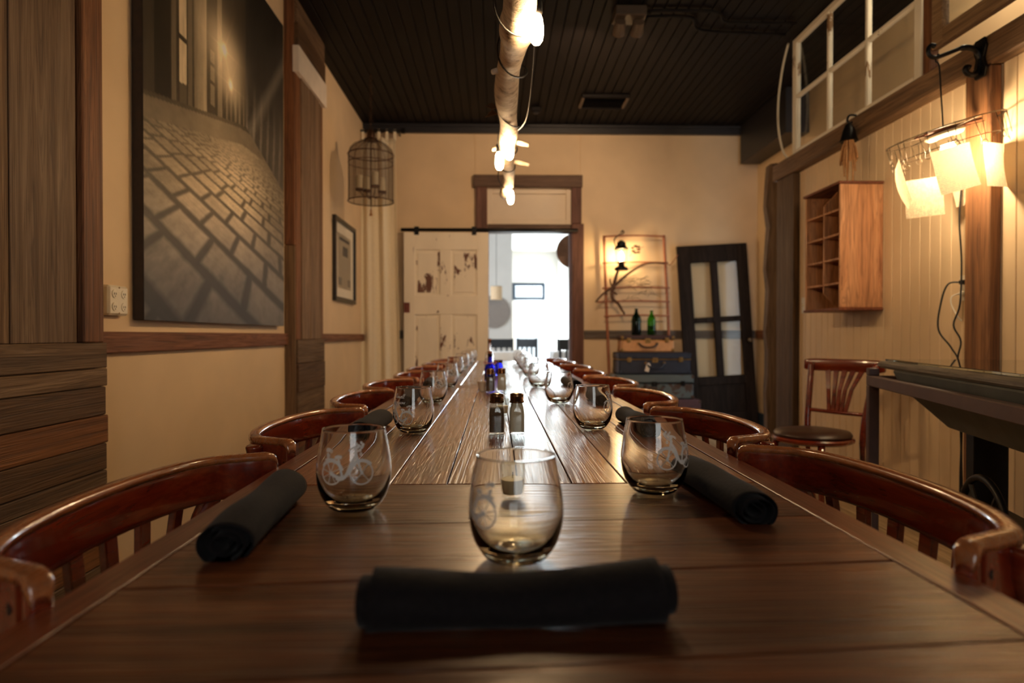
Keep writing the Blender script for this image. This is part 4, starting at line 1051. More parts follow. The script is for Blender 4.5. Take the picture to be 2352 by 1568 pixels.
# bird cage candle pendant
bc = thing('birdcage_pendant', 'brown wire bird cage pendant holding four candles', 'pendant', (-1.105, 5.8, 2.13))
R_ = 0.198
prof_ = [(R_, 0.05), (R_ * 0.99, 0.20), (R_, 0.46)]
MB().rings([[(r * math.cos(2 * PI * k / 48), r * math.sin(2 * PI * k / 48), z) for k in range(48)] for r, z in prof_], cap=False).build('mesh_screen', cage_mesh, bc, True)
dome = [(R_, 0.46), (R_ * 0.93, 0.505), (R_ * 0.74, 0.545), (R_ * 0.45, 0.575), (0.05, 0.590)]
MB().rings([[(r * math.cos(2 * PI * k / 48), r * math.sin(2 * PI * k / 48), z) for k in range(48)] for r, z in dome], cap=False).build('dome_screen', cage_mesh, bc, True)
for z in (0.05, 0.46): MB().torus((0, 0, z), R_, 0.005, 40, 8).build('hoop', bronze, bc, True)
MB().torus((0, 0, 0.385), R_ * 0.99, 0.0035, 40, 6).build('hoop', bronze, bc, True)
for k in range(12):
    a = 2 * PI * k / 12
    MB().tube([(r * math.cos(a), r * math.sin(a), z) for r, z in [(R_, 0.05), (R_, 0.46)] + dome[1:]], 0.0022, 6).build('wire_rib', bronze, bc, True)
MB().lathe([(0.062, 0.585), (0.058, 0.60), (0.035, 0.61), (0.034, 0.66), (0.02, 0.68), (0.004, 0.685)], 24).build('cap', bronze, bc, 0.8)
MB().tube([(0, 0, 0.02), (0, 0, 0.60)], 0.006, 8).build('stem', bronze, bc, True)
for k in range(4):
    a = 2 * PI * k / 4 + 0.55; hx, hy = 0.105 * math.cos(a), 0.105 * math.sin(a); z = 0.15 + 0.02 * (k % 2)
    MB().tube(spline([(0, 0, 0.10), (hx * 0.5, hy * 0.5, 0.085), (hx, hy, z - 0.02)], 5), 0.004, 6).build('arm', bronze, bc, True)
    MB().lathe([(0.01, -0.02), (0.036, -0.015), (0.038, 0.002), (0.01, 0.003)], 20, (hx, hy, z)).build('drip_pan', bronze, bc)
    cdl = MB().lathe([(0.028, 0.003), (0.028, 0.115), (0.024, 0.118), (0.001, 0.114)], 20, (hx, hy, z)).build('candle', candle_wax, bc, 0.8)
MB().tube([(0, 0, 0.02), (0, 0, -0.02)], 0.003, 6).build('tassel_cord', bronze, bc)
MB().lathe([(0.006, -0.02), (0.009, -0.03), (0.007, -0.045), (0.016, -0.075)], 12).build('tassel', twine, bc, True)
for k in range(16): MB().torus((0, 0, 0.695 + k * 0.031), 0.013, 0.0028, 12, 6, (PI / 2, 0, PI / 2 * (k % 2))).build('chain_link', bronze, bc, True)

# ------------------------------------------------------------------ birch log with string lights
LOGX, LOGZ = 0.058, 1.955
lg = thing('hanging_birch_log', 'birch log hung along the table under the ceiling', 'log', (LOGX, 2.6, LOGZ))
pts, rad = [], []
for i in range(70):
    f = i / 69; yy = -1.95 + 3.83 * f
    pts.append((0.012 * math.sin(f * 9) + 0.008 * math.sin(f * 23), yy, 0.012 * math.sin(f * 7 + 1) + 0.006 * math.sin(f * 31)))
    rad.append(0.052 - 0.018 * f + 0.004 * math.sin(f * 41) + (0.007 if i in (24, 25, 47) else 0))
o = MB().tube(pts, rad, 24).build('trunk', birch_bark, lg, True)
for (y_, a, l) in ((-0.25, 2.7, 0.05), (0.62, 0.4, 0.08), (0.72, 2.9, 0.05), (0.98, 0.1, 0.09)):
    MB().tube([(0.03 * math.cos(a), y_, 0), (0.03 * math.cos(a) + l * math.cos(a), y_ - 0.02, -0.01 - l * 0.2)], [0.014, 0.009], 10).build('stub', birch_bark, lg, True)
for k, y_ in enumerate((0.12, 0.20)):
    mb = MB(); mb.add([(-0.05, y_, -0.01), (-0.075, y_ + 0.02, 0.015), (-0.105, y_, -0.005 - 0.02 * k), (-0.075, y_ - 0.02, -0.025)], [(0, 1, 2, 3)])
    o2 = mb.build('dry_leaf', plain('dry_leaf%d' % k, rgb(120, 84, 56), 0.8), lg); o2.modifiers.new('t', 'SOLIDIFY').thickness = 0.002
for y_ in (-1.5, 1.72): MB().tube([(0, y_, 0.0), (0, y_, CZ - LOGZ)], 0.003, 6).build('hanging_wire', iron, lg)
sl = thing('string_lights', 'black corded string of glowing bulbs wound round the birch log', 'lights', (LOGX, 2.6, LOGZ))
cp_ = []
for i in range(260):
    f = i / 259; yy = -1.9 + 3.72 * f; a = f * 2 * PI * 8.5 + 1.2 * math.sin(f * 17)
    r = 0.062 - 0.018 * f + 0.010 * max(0, math.sin(a * 0.5))
    cp_.append((r * math.cos(a), yy, r * math.sin(a)))
MB().tube(cp_, 0.0032, 6).build('cord', black_rubber, sl, True)
for bx, by, bz, sc_ in ((0.060, -0.68, -0.03, 1.0), (0.004, 0.50, -0.05, 1.05), (-0.042, 0.66, -0.058, 1.05), (0.034, 1.62, -0.035, 1.0)):
    MB().lathe([(0.001, 0.058), (0.012, 0.056), (0.017, 0.05), (0.018, 0.02), (0.015, 0.012), (0.001, 0.012)], 16, (bx, by, bz)).build('socket', black_rubber, sl, True)
    MB().lathe([(0.0005, -0.074), (0.010, -0.072), (0.0175, -0.062), (0.0205, -0.045), (0.0205, -0.02), (0.018, 0.0), (0.013, 0.012)], 16, (bx, by, bz)).build('bulb', bulb_glow, sl, True)
MB().tube(spline([(0.06, -0.68, 0.03), (0.075, -0.2, 0.005), (0.07, 0.2, -0.03), (0.03, 0.45, -0.01)], 8), 0.0028, 6).build('slack_cord', black_rubber, sl, True)

# ------------------------------------------------------------------ ceiling fittings
cv = thing('ceiling_vent', 'black metal ceiling vent', 'vent', (1.05, 6.40, CZ))
for a in ((0, -0.16, 0.46, 0.03), (0, 0.16, 0.46, 0.03)): box('frame_bar', (a[2], a[3], 0.03), (a[0], a[1], -0.0151), ceiling_black, cv, 0.004)
for s in (-1, 1): box('frame_bar', (0.03, 0.29, 0.03), (s * 0.215, 0, -0.0151), plain('vent_edge%d' % s, rgb(92, 74, 60), 0.4), cv, 0.004)
for k in range(7): box('louvre', (0.40, 0.028, 0.003), (0, -0.12 + k * 0.04, -0.012), ceiling_black, cv, 0, (0.6, 0, 0))
cs_ = thing('ceiling_sensor', 'small black square box on the ceiling', 'sensor', (0.40, 6.62, CZ))
box('body', (0.10, 0.10, 0.05), (0, 0, -0.0251), ceiling_black, cs_, 0.008); MB().lathe([(0.03, -0.05), (0.025, -0.058), (0.001, -0.062)], 16).build('lens', dark_crown, cs_, True)
jb = thing('ceiling_fixture', 'dark twin head ceiling fixture with added spots and conduits running right', 'light', (0.94, 4.62, CZ))
box('body', (0.22, 0.16, 0.07), (0, 0, -0.0351), plain('box_grey', rgb(74, 62, 52), 0.45), jb, 0.006)
for k in (-1, 1):                                         # two heads holding added spots that brighten the back wall
    hd = MB().lathe([(0.001, -0.05), (0.036, -0.05), (0.040, -0.04), (0.046, 0.05), (0.042, 0.05), (0.034, -0.035), (0.001, -0.035)], 20).build('spot_head', plain('head_grey%d' % k, rgb(96, 80, 66), 0.4), jb, 0.8, 0, 1, (k * 0.065, 0.02, -0.115), (math.radians(-118), 0, 0))
    sd = bpy.data.lights.new('added_spot', 'SPOT'); sd.energy = 48 - 16 * k; sd.color = (1.0, 0.66, 0.38); sd.spot_size = math.radians(125); sd.spot_blend = 0.6; sd.shadow_soft_size = 0.035  # spot beam added to the fixture to lift the back wall
    so = bpy.data.objects.new('added_spot', sd); COL.objects.link(so); so.parent = jb; so.location = (k * 0.065 - 0.0, 0.085, -0.150); so.rotation_euler = (math.radians(60), 0, 0.25 + k * -0.30)
for dy, q in ((-0.04, [(0.11, -0.03, -0.02), (0.6, -0.03, -0.02), (0.75, 0.12, -0.02), (1.25, 0.12, -0.02)]), (0.05, [(0.11, 0.05, -0.02), (0.45, 0.05, -0.02), (0.60, 0.25, -0.02), (1.25, 0.3, -0.02)])):
    MB().tube(spline(q, 5), 0.011, 8).build('conduit', ceiling_black, jb, True)

# ------------------------------------------------------------------ back wall: trellis, lantern, bottles, cases, old door
TY = 7.14
tl = thing('twig_trellis', 'tall twig ladder trellis leaning on the back wall', 'trellis', (1.5, TY, 0))
tp = lambda x_, z_, dy=0.0: (x_ - 1.5, dy, z_)
MB().tube(spline([tp(1.275, 0.0), tp(1.245, 0.45), tp(1.222, 1.0), tp(1.20, 1.5), tp(1.18, 2.09)], 4), 0.014, 10).build('stile', trellis_wood, tl, True)
MB().tube(spline([tp(1.95, 0.0), tp(1.90, 0.95), tp(1.875, 1.45), tp(1.855, 1.8), tp(1.838, 2.10)], 4), 0.015, 10).build('stile', trellis_wood, tl, True)
for z_, a, b in ((2.08, 1.165, 1.85), (1.79, 1.16, 1.88), (1.515, 1.16, 1.90), (1.365, 1.10, 1.90), (1.21, 1.18, 1.90)):
    MB().tube(spline([tp(a, z_, -0.02), tp((a + b) / 2, z_ + 0.012, -0.025), tp(b, z_ + 0.004, -0.02)], 5), 0.009, 8).build('rung', trellis_wood, tl, True)
br = thing('driftwood_branch', 'dark forked driftwood branch fixed to the trellis', 'branch', (1.28, TY - 0.06, 1.36))
bp = lambda px, py: ((px - 1140) * 0.00472 - 1.28, 0.0, 1 + (770 - py) * 0.00472 - 1.36)
for q, r0, r1 in (([(1369, 693), (1384, 676), (1398, 666), (1410, 658)], 0.008, 0.017), ([(1408, 664), (1407, 683), (1420, 696), (1430, 712), (1435, 720)], 0.020, 0.010),
                  ([(1410, 660), (1414, 640), (1420, 622)], 0.02, 0.014), ([(1408, 660), (1430, 640), (1452, 622), (1478, 608), (1500, 603), (1528, 604)], 0.016, 0.007),
                  ([(1412, 664), (1404, 652), (1402, 640)], 0.014, 0.006), ([(1408, 668), (1418, 676)], 0.015, 0.008)):
    pp = spline([bp(*w) for w in q], 5); n = len(pp)
    MB().tube([(p.x, p.y + 0.01 * math.sin(i), p.z) for i, p in enumerate(pp)], [r0 + (r1 - r0) * i / (n - 1) for i in range(n)], 8).build('limb', branch_bark, br, True)
rr = random.Random(11)
for k in range(26):
    x0, y0_ = rr.uniform(1425, 1500), rr.choice((648, 655, 672, 680)) + rr.uniform(-10, 8)
    q = [(x0, y0_), (x0 + rr.uniform(6, 14), y0_ + rr.uniform(-9, 6)), (x0 + rr.uniform(16, 30), y0_ + rr.uniform(-10, 8))]
    MB().tube(spline([bp(*w) for w in q], 3), 0.0022, 5).build('twig', branch_bark, br)
for k in range(14):
    a = k * 0.9; cx, cz = 1462 + 9 * math.cos(a) * (0.4 + 0.6 * rr.random()) * 1.4, 572 + 8 * math.sin(a)
    p = bp(cx, cz); MB().sphere((p[0], rr.uniform(-0.02, 0.02), p[2]), 0.014, 8, 5, (1.3, 0.5, 0.8)).build('dried_petal', branch_bark, br, True)
MB().tube(spline([bp(1447, 588), bp(1455, 578), bp(1462, 572), bp(1480, 566)], 4), 0.003, 6).build('twig', branch_bark, br)

ln = thing('oil_lantern', 'lit black barn lantern hanging on the trellis', 'lantern', (1.345, TY - 0.13, 1.70))
MB().lathe([(0.001, 0), (0.072, 0), (0.075, 0.012), (0.066, 0.03), (0.035, 0.048), (0.032, 0.07), (0.052, 0.078), (0.052, 0.088), (0.001, 0.09)], 28).build('fount', iron, ln, 0.8)
MB().rings([[(r * math.cos(2 * PI * k / 24), r * math.sin(2 * PI * k / 24), z) for k in range(24)] for r, z in ((0.042, 0.09), (0.058, 0.13), (0.062, 0.17), (0.05, 0.225))], cap=False).build('globe', lantern_glass, ln, True)
MB().lathe([(0.078, 0.225), (0.08, 0.235), (0.055, 0.255), (0.045, 0.285), (0.05, 0.295), (0.02, 0.32), (0.002, 0.325)], 28).build('hood', iron, ln, 0.8)
for a in (0.3, 2.4, 4.5): MB().tube([(0.066 * math.cos(a), 0.066 * math.sin(a), 0.08), (0.07 * math.cos(a), 0.07 * math.sin(a), 0.23)], 0.003, 6).build('guard_wire', iron, ln)
MB().tube(spline([(-0.06, 0, 0.25), (-0.075, 0, 0.33), (-0.02, 0.03, 0.385), (0.035, 0.05, 0.41), (0.03, 0.07, 0.44), (0.01, 0.085, 0.42)], 5), 0.006, 8).build('handle', iron, ln, True)
MB().lathe([(0.0005, 0.10), (0.012, 0.105), (0.024, 0.135), (0.026, 0.155), (0.015, 0.185), (0.0005, 0.205)], 16).build('flame_bulb', flame_glow, ln, True)
tag(MB().tube(spline([(1.40, TY - 0.1, 1.70), (1.62, TY - 0.05, 1.785), (1.86, TY - 0.05, 1.775), (1.905, TY - 0.03, 1.772), (1.985, TY - 0.03, 1.88)], 6), 0.0045, 6).build('lantern_cord', trellis_wood, None, True), 'thin brown cord running from the lantern to the old door', 'cord')

def bottle(label, x_, y_, z_, h, r, mat, grp='swing top bottles'):
    t = thing('swing_top_bottle', label, 'bottle', (x_, y_, z_), (0, 0, 0.4), grp)
    k = h / 0.29
    MB().lathe([(0.0005, 0), (r * 0.93, 0), (r, 0.006 * k), (r, 0.165 * k), (r * 0.86, 0.195 * k), (r * 0.42, 0.235 * k), (r * 0.32, 0.255 * k), (r * 0.32, 0.272 * k), (r * 0.38, 0.274 * k), (r * 0.36, 0.282 * k), (r * 0.25, 0.282 * k),
                (r * 0.24, 0.25 * k), (r * 0.34, 0.233 * k), (r * 0.78, 0.193 * k), (r * 0.91, 0.165 * k), (r * 0.91, 0.01 * k), (0.0005, 0.008 * k)], 32).build('body', mat, t, True)
    MB().lathe([(r * 0.2, 0.279 * k), (r * 0.3, 0.284 * k), (r * 0.28, 0.295 * k), (0.0005, 0.298 * k)], 16).build('stopper', ceramic, t, True)
    MB().torus((0, 0, 0.262 * k), r * 0.36, 0.0018, 20, 6).build('wire_bail', wire_metal, t)
bottle('dark green swing top bottle on the tan suitcase', 1.49, 6.92, 1.0025, 0.292, 0.052, bottle_dark)
bottle('bright green swing top bottle on the tan suitcase', 1.655, 6.93, 1.0025, 0.272, 0.046, bottle_green)

def suitcase(name, label, x0, x1, y0, y1, z0, z1, body, lid, lidh, rz=0.0, hw=brass, tag_label=False, handle=leather):
    t = thing(name, label, 'suitcase', ((x0 + x1) / 2, (y0 + y1) / 2, z0), (0, 0, rz), 'stacked cases below the trellis')
    w, d, h = x1 - x0, y1 - y0, z1 - z0
    box('body', (w, d, h - lidh - 0.002), (0, 0, (h - lidh - 0.002) / 2), body, t, 0.014)
    box('lid', (w + 0.006, d + 0.006, lidh), (0, 0, h - lidh / 2), lid, t, 0.012)
    box('seam_band', (w + 0.004, d + 0.004, 0.008), (0, 0, h - lidh - 0.002), hw, t, 0.001)
    for s in (-1, 1):
        lt = box('latch', (0.042, 0.012, 0.05), (s * w * 0.36, -d / 2 - 0.006, h - lidh - 0.004), hw, t, 0.003)
        box('clasp', (0.022, 0.006, 0.03), (0, -0.008, -0.004), hw, lt, 0.002)
        box('handle_mount', (0.03, 0.012, 0.026), (s * 0.095, -d / 2 - 0.006, h * 0.52), hw, t, 0.003)
        for zz_ in (0.022, h - 0.022): box('corner_cap', (0.035, 0.035, 0.035), (s * (w / 2 - 0.012), -d / 2 + 0.012, zz_), hw if h < 0.2 else handle, t, 0.008)
    MB().tube(spline([(-0.095, -d / 2 - 0.014, h * 0.52), (-0.06, -d / 2 - 0.03, h * 0.34), (0, -d / 2 - 0.034, h * 0.28), (0.06, -d / 2 - 0.03, h * 0.34), (0.095, -d / 2 - 0.014, h * 0.52)], 5), 0.011, 8).build('handle', handle, t, True)
    lk = box('lock_plate', (0.06, 0.008, 0.05), (0, -d / 2 - 0.004, h - lidh - 0.01), hw, t, 0.002)
    MB().lathe([(0.0005, 0), (0.007, 0), (0.007, 0.003)], 10).build('keyhole', slot_dark, lk, False, 0, 1, (0, -0.0042, 0), (PI / 2, 0, 0))
    if tag_label:
        tg = MB().prism([(-0.022, 0), (0, 0.02), (0.022, 0), (0.022, -0.075), (-0.022, -0.075)], -0.001, 0.001).build('luggage_tag', paper_tag, t, False, 0, 1, (-0.075, -d / 2 - 0.028, h * 0.46), (0.12, 0.25, 0))
        tg['label'] = 'white paper luggage tag'
suitcase('suitcase', 'maroon case at the bottom of the stack', 1.33, 2.10, 6.66, 7.06, 0.002, 0.338, suit_maroon, suit_maroon, 0.10, 0.02, iron)
suitcase('metal_trunk', 'dented blue grey tin trunk under the navy suitcase', 1.22, 2.04, 6.70, 7.06, 0.3405, 0.592, tin_blue, tin_blue, 0.085, 0.0, iron)
suitcase('suitcase', 'navy suitcase with a white paper tag, on the tin trunk', 1.265, 2.02, 6.74, 7.05, 0.5945, 0.822, suit_navy, suit_navy, 0.07, 0.03, brass, True, suit_navy)
suitcase('suitcase', 'tan suitcase with dark lid on top of the stack', 1.31, 1.86, 6.78, 7.05, 0.8245, 1.0, suit_tan, suit_lid, 0.045, -0.03, brass)

od = thing('old_glazed_door', 'dark old four pane door leaning against the back wall', 'door', (2.485, 7.075, 0.002), (-0.030, -0.058, 0))
W2, H2 = 0.775, 2.0
def os(n, x0, x1, z0, z1, y0=0, y1=0.042, m=dark_door_z, bev=0.004): return span(n, x0 - W2 / 2, x1 - W2 / 2, y0, y1, z0, z1, m, od, bev)
os('stile', 0, 0.142, 0, H2); os('stile', 0.66, W2, 0, H2)
os('rail', 0.142, 0.66, 1.81, H2); os('rail', 0.142, 0.66, 0, 0.16); os('rail', 0.142, 0.66, 0.46, 0.555)
os('muntin', 0.36, 0.435, 0.555, 1.81); os('muntin', 0.142, 0.36, 1.145, 1.205, 0.003, 0.039); os('muntin', 0.435, 0.66, 1.145, 1.205, 0.003, 0.039)
for x0, x1 in ((0.142, 0.36), (0.435, 0.66)):
    for z0, z1 in ((0.555, 1.145), (1.205, 1.81)): os('pane', x0, x1, z0, z1, 0.019, 0.023, glass_pane, 0)
os('bottom_panel', 0.142, 0.66, 0.16, 0.46, 0.014, 0.028)
MB().lathe([(0.001, 0), (0.012, 0.002), (0.010, 0.025), (0.026, 0.035), (0.028, 0.05), (0.018, 0.06), (0.001, 0.062)], 20).build('knob', wire_metal, od, True, 0, 1, (W2 / 2 - 0.05, 0.0, 0.93), (PI / 2, 0, 0))

# ------------------------------------------------------------------ right: salvaged window sashes above the beam
def sash(name, label, y0, y1, z0, z1, cols, rows, mat, fw=0.06, mw=0.026, cx=XR + 0.02):
    t = struct_root(name, label)
    th = 0.04
    def s(n, a, b, c, d, m=mat, q=th, bev=0.004): return span(n, cx - q / 2, cx + q / 2, a, b, c, d, m, t, bev)
    s('sash_stile', y0, y0 + fw, z0, z1); s('sash_stile', y1 - fw, y1, z0, z1)
    s('sash_rail', y0 + fw, y1 - fw, z0, z0 + fw); s('sash_rail', y0 + fw, y1 - fw, z1 - fw * 0.7, z1)
    a0, a1, c0, c1 = y0 + fw, y1 - fw, z0 + fw, z1 - fw * 0.7
    ye = [a0 + (a1 - a0) * k / cols for k in range(cols + 1)]; ze = [c0 + (c1 - c0) * k / rows for k in range(rows + 1)]
    for k in range(1, cols): s('muntin', ye[k] - mw / 2, ye[k] + mw / 2, c0, c1, mat, th * 0.8)
    for k in range(1, rows):
        for j in range(cols): s('muntin', ye[j] + (mw / 2 if j else 0), ye[j + 1] - (mw / 2 if j < cols - 1 else 0), ze[k] - mw / 2, ze[k] + mw / 2, mat, th * 0.8)
    for j in range(cols):
        for k in range(rows): s('pane', ye[j], ye[j + 1], ze[k], ze[k + 1], glass_pane, 0.004, 0)
    return t
sash('window_3', 'white six pane salvaged window above the beam', 3.50, 5.04, 2.367, 3.285, 3, 2, sash_wood)
sash('window_4', 'brown framed salvaged window hung above a bright gap', 2.0, 3.415, 2.505, 3.285, 2, 1, sash_brown, 0.085, 0.05)
sash('window_5', 'brown framed salvaged window nearest the camera', 0.45, 1.9, 2.505, 3.285, 2, 1, sash_brown, 0.085, 0.05)
structure(span('trim_19', XR, XR + 0.05, 3.425, 3.485, 2.366, CZ, barn_brown_z, None, 0.004), 'thin dark upright between the two salvaged windows')
structure(span('trim_20', XR, XR + 0.05, 1.92, 1.98, 2.366, CZ, barn_brown_z, None, 0.004), 'thin upright past the brown framed window')
tag(MB().tube(spline([(2.272, 5.05, 3.27), (2.235, 5.06, 3.1), (2.205, 5.07, 2.85), (2.21, 5.08, 2.62), (2.245, 5.08, 2.45), (2.272, 5.06, 2.385)], 6), 0.009, 8).build('sash_cord', cord_white, None, True), 'white sash cord hanging off the six pane window', 'cord')
plm = thing('added_passage_lamp', 'added bare bulb lamp hidden in the passage behind the partition', 'lamp', (2.62, 3.40, CZ))  # unseen lamp added to brighten the wall behind the sashes
MB().lathe([(0.001, 0), (0.05, -0.0), (0.05, -0.02), (0.02, -0.03), (0.02, -0.07), (0.001, -0.07)], 20).build('lampholder', ceramic, plm, 0.8)
MB().sphere((0, 0, -0.11), 0.04, 16, 10).build('bulb', added_passage_glow, plm, True)

# scroll bracket on the beam
sb = thing('scroll_bracket', 'black wrought iron scroll bracket holding the paper lamp', 'bracket', (XR - 0.07, 2.96, 2.30))
K = 2.96 / 1500.0
hk = lambda px, py: ((px - 1140) * K - (XR - 0.07) - 0.008, 0.0, 1 + (770 - py) * K - 2.30)
MB().tube(spline([hk(*q) for q in ((2270, 128), (2264, 110), (2246, 101), (2226, 102), (2205, 110), (2180, 120), (2164, 125), (2151, 120), (2147, 108), (2153, 97), (2163, 98))], 5), [0.013] * 16 + [0.0095] * 30 + [0.011] * 3 + [0.012] * 2, 10).build('upper_scroll', iron, sb, True)
MB().tube(spline([hk(*q) for q in ((2269, 128), (2268, 150), (2258, 163), (2244, 163), (2235, 154), (2238, 146), (2246, 147))], 5), 0.012, 10).build('lower_scroll', iron, sb, True)
MB().prism([(-0.03, -0.09), (0.03, -0.09), (0.042, -0.05), (0.026, 0), (0.042, 0.05), (0.03, 0.09), (-0.03, 0.09), (-0.042, 0.05), (-0.026, 0), (-0.042, -0.05)], -0.012, 0.0).build('wall_plate', iron, sb, False, 0.003, 1, (0, 0, -0.03), (0, 0, -PI / 2))

# wire ring lamp with letters pinned to it
lp = thing('paper_letter_lamp', 'tilted wire ring lamp hung with old handwritten letters', 'lamp', (2.055, 2.96, 1.935), (0.0, -0.27, 0))
RR = 0.235
MB().torus((0, 0, 0), RR, 0.0028, 56, 6).build('wire_ring', wire_metal, lp, True)
MB().torus((0.01, 0.02, -0.075), RR * 0.86, 0.0020, 56, 6).build('wire_ring', wire_metal, lp, True)
for k in range(14):
    a = 2 * PI * k / 14 + 0.15; ca, sa = math.cos(a), math.sin(a); dz = -0.07 - 0.035 * ((k * 5) % 3) / 2
    mb = MB()
    ta = Vector((-sa, ca, 0)); c0 = Vector((RR * ca, RR * sa, 0))
    mb.tube([c0 - ta * 0.018 + Vector((0, 0, 0.004)), c0 - ta * 0.008 + Vector((0, 0, dz))] + [c0 + Vector((0, 0, dz - 0.012)) + ta * 0.014 * math.cos(q) + Vector((0, 0, 0.014 * math.sin(q))) for q in [PI - 0.5 + 2 * PI * w / 12 for w in range(13)]] + [c0 + ta * 0.008 + Vector((0, 0, dz)), c0 + ta * 0.018 + Vector((0, 0, 0.004))], 0.0014, 5)
    mb.build('clip_loop', wire_metal, lp, True)
for s in (-1, 1): box('cross_bar', (0.26, 0.028, 0.012), (0.02, s * 0.035, 0.008), crate_dark, lp, 0.002)
MB().tube([(-RR, 0, 0.0), (RR, 0, 0.0)], 0.002, 6).build('support_wire', wire_metal, lp); MB().tube([(0, -RR, 0.0), (0, RR, 0.0)], 0.002, 6).build('support_wire', wire_metal, lp)
MB().lathe([(0.001, 0.0), (0.078, -0.004), (0.082, -0.014), (0.07, -0.026), (0.034, -0.030), (0.032, -0.060), (0.001, -0.060)], 36).build('lampholder', ceramic, lp, 0.8)
MB().lathe([(0.020, -0.058), (0.030, -0.075), (0.034, -0.092), (0.028, -0.110), (0.012, -0.120), (0.0005, -0.121)], 24).build('bulb', lamp_glow, lp, True)
def lw(dx, dy, dz): return (dx * 0.9638 + dz * 0.2667, dy, -dx * 0.2667 + dz * 0.9638)      # upright offsets in the tilted lamp
MB().tube(spline([(0.0, 0, 0.012), lw(-0.014, 0, 0.17), lw(-0.024, 0, 0.300), lw(-0.040, 0, 0.322), lw(-0.030, 0, 0.352), lw(-0.014, 0, 0.345)], 6), 0.0035, 8).build('hanger_rod', iron, lp, True)
MB().tube(spline([(0.05, 0.02, -0.03), (0.12, 0.08, -0.06), (0.19, 0.16, -0.10), (0.225, 0.19, -0.30)], 6), 0.003, 6).build('lamp_cord', black_rubber, lp, True)
def letter(x_, y_, ztop, w, h, rz, curl=0.015, tilt=0.0, ry=0.0):
    n, m = 8, 10; mb = MB()
    for j in range(m + 1):
        for i in range(n + 1):
            u, v = i / n - 0.5, j / m
            mb.v.append((u * w, curl * math.sin(v * 2.6 + 0.4) * (0.6 + u) + tilt * v, -v * h))
    for j in range(m):
        for i in range(n): a = j * (n + 1) + i; mb.f.append((a, a + 1, a + n + 2, a + n + 1))
    o = mb.build('letter_sheet', letter_paper, lp, True, 0, 1, (x_, y_, ztop), (0, ry, rz))
    MB().tube([(0, 0, 0.0), (0, 0, 0.03)], 0.0014, 5).build('clip_wire', wire_metal, o)
    return o
for dx, dy, dz, w_, h_, rz_, cu, ry_ in ((-0.115, -0.205, -0.130, 0.170, 0.190, -0.1, 0.010, 0.0), (-0.012, 0.125, -0.185, 0.160, 0.180, -0.45, 0.008, 0.17), (0.190, 0.145, -0.115, 0.120, 0.190, -0.35, 0.008, 0.03),
                                    (0.178, -0.075, -0.070, 0.140, 0.200, 0.30, 0.014, 0.22), (-0.225, -0.02, -0.155, 0.14, 0.20, 1.12, 0.020, 0.25)):
    letter(*lw(dx, dy, dz), w_, h_, rz_, cu, 0, ry_)

# iron bell with jute tassels on the beam
hb = thing('hook_tassel', 'dark iron hook with shaggy jute tassels on the beam', 'ornament', (XR - 0.07, 4.0, 2.36))
MB().tube(spline([(-0.006, 0, 0.0), (-0.045, 0, 0.0), (-0.06, 0, -0.03), (-0.045, 0, -0.05), (-0.03, 0, -0.04)], 5), 0.007, 8).build('hook', iron, hb, True)
MB().lathe([(0.001, 0.0), (0.02, -0.01), (0.036, -0.05), (0.048, -0.10), (0.055, -0.115), (0.05, -0.118), (0.001, -0.09)], 24, (-0.05, 0, -0.045)).build('bell', iron, hb, 0.9)
for k in range(16):
    a = k * 2.4; x1, y1_ = 0.05 * math.cos(a), 0.06 * math.sin(a); l = 0.12 + 0.16 * rr.random()
    MB().tube(spline([(-0.05 + x1 * 0.3, y1_ * 0.3, -0.14), (-0.05 + x1 * 0.7, y1_ * 0.9, -0.14 - l * 0.5), (-0.05 + x1 * 0.75, y1_ * 1.1 + 0.012 * math.sin(k * 3), -0.14 - l)], 4), 0.005, 6).build('tassel_strand', twine, hb, True)

# pigeonhole crate
cb = thing('pigeonhole_crate', 'wooden ten slot pigeonhole box hung on the partition', 'shelf', (XR, 4.05, 1.15))
CW, CD, CH = 0.44, 0.262, 0.765
def cs2(n, x0, x1, y0, y1, z0, z1, m=crate_wood, bev=0.003): return span(n, x0, x1, y0, y1, z0, z1, m, cb, bev)
cs2('side_board', -CD, -0.002, -CW / 2, -CW / 2 + 0.016, 0.016, CH - 0.016); cs2('side_board', -CD, -0.002, CW / 2 - 0.016, CW / 2, 0.016, CH - 0.016)
cs2('top_board', -CD - 0.012, -0.002, -CW / 2 - 0.008, CW / 2 + 0.008, CH - 0.016, CH, crate_dark); cs2('bottom_board', -CD - 0.008, -0.002, -CW / 2 - 0.006, CW / 2 + 0.006, 0.0, 0.016, crate_dark)
cs2('back_board', -0.012, -0.002, -CW / 2 + 0.016, CW / 2 - 0.016, 0.016, CH - 0.016, crate_dark)
mb = MB(); mb.v = []
q = [(-CD + 0.10, 0.016), (-0.013, 0.016), (-0.013, CH - 0.016), (-CD + 0.10, CH - 0.016), (-CD + 0.012, CH - 0.11), (-CD + 0.012, 0.11)]
mb.prism(q, -0.006, 0.006).build('divider', crate_wood, cb, False, 0.002)
for k in range(1, 5):
    z = 0.016 + (CH - 0.032) * k / 5
    for a, b in ((-CW / 2 + 0.016, -0.0065), (0.0065, CW / 2 - 0.016)): cs2('shelf_board', -CD + 0.006, -0.013, a, b, z - 0.006, z + 0.006, crate_wood, 0.002)

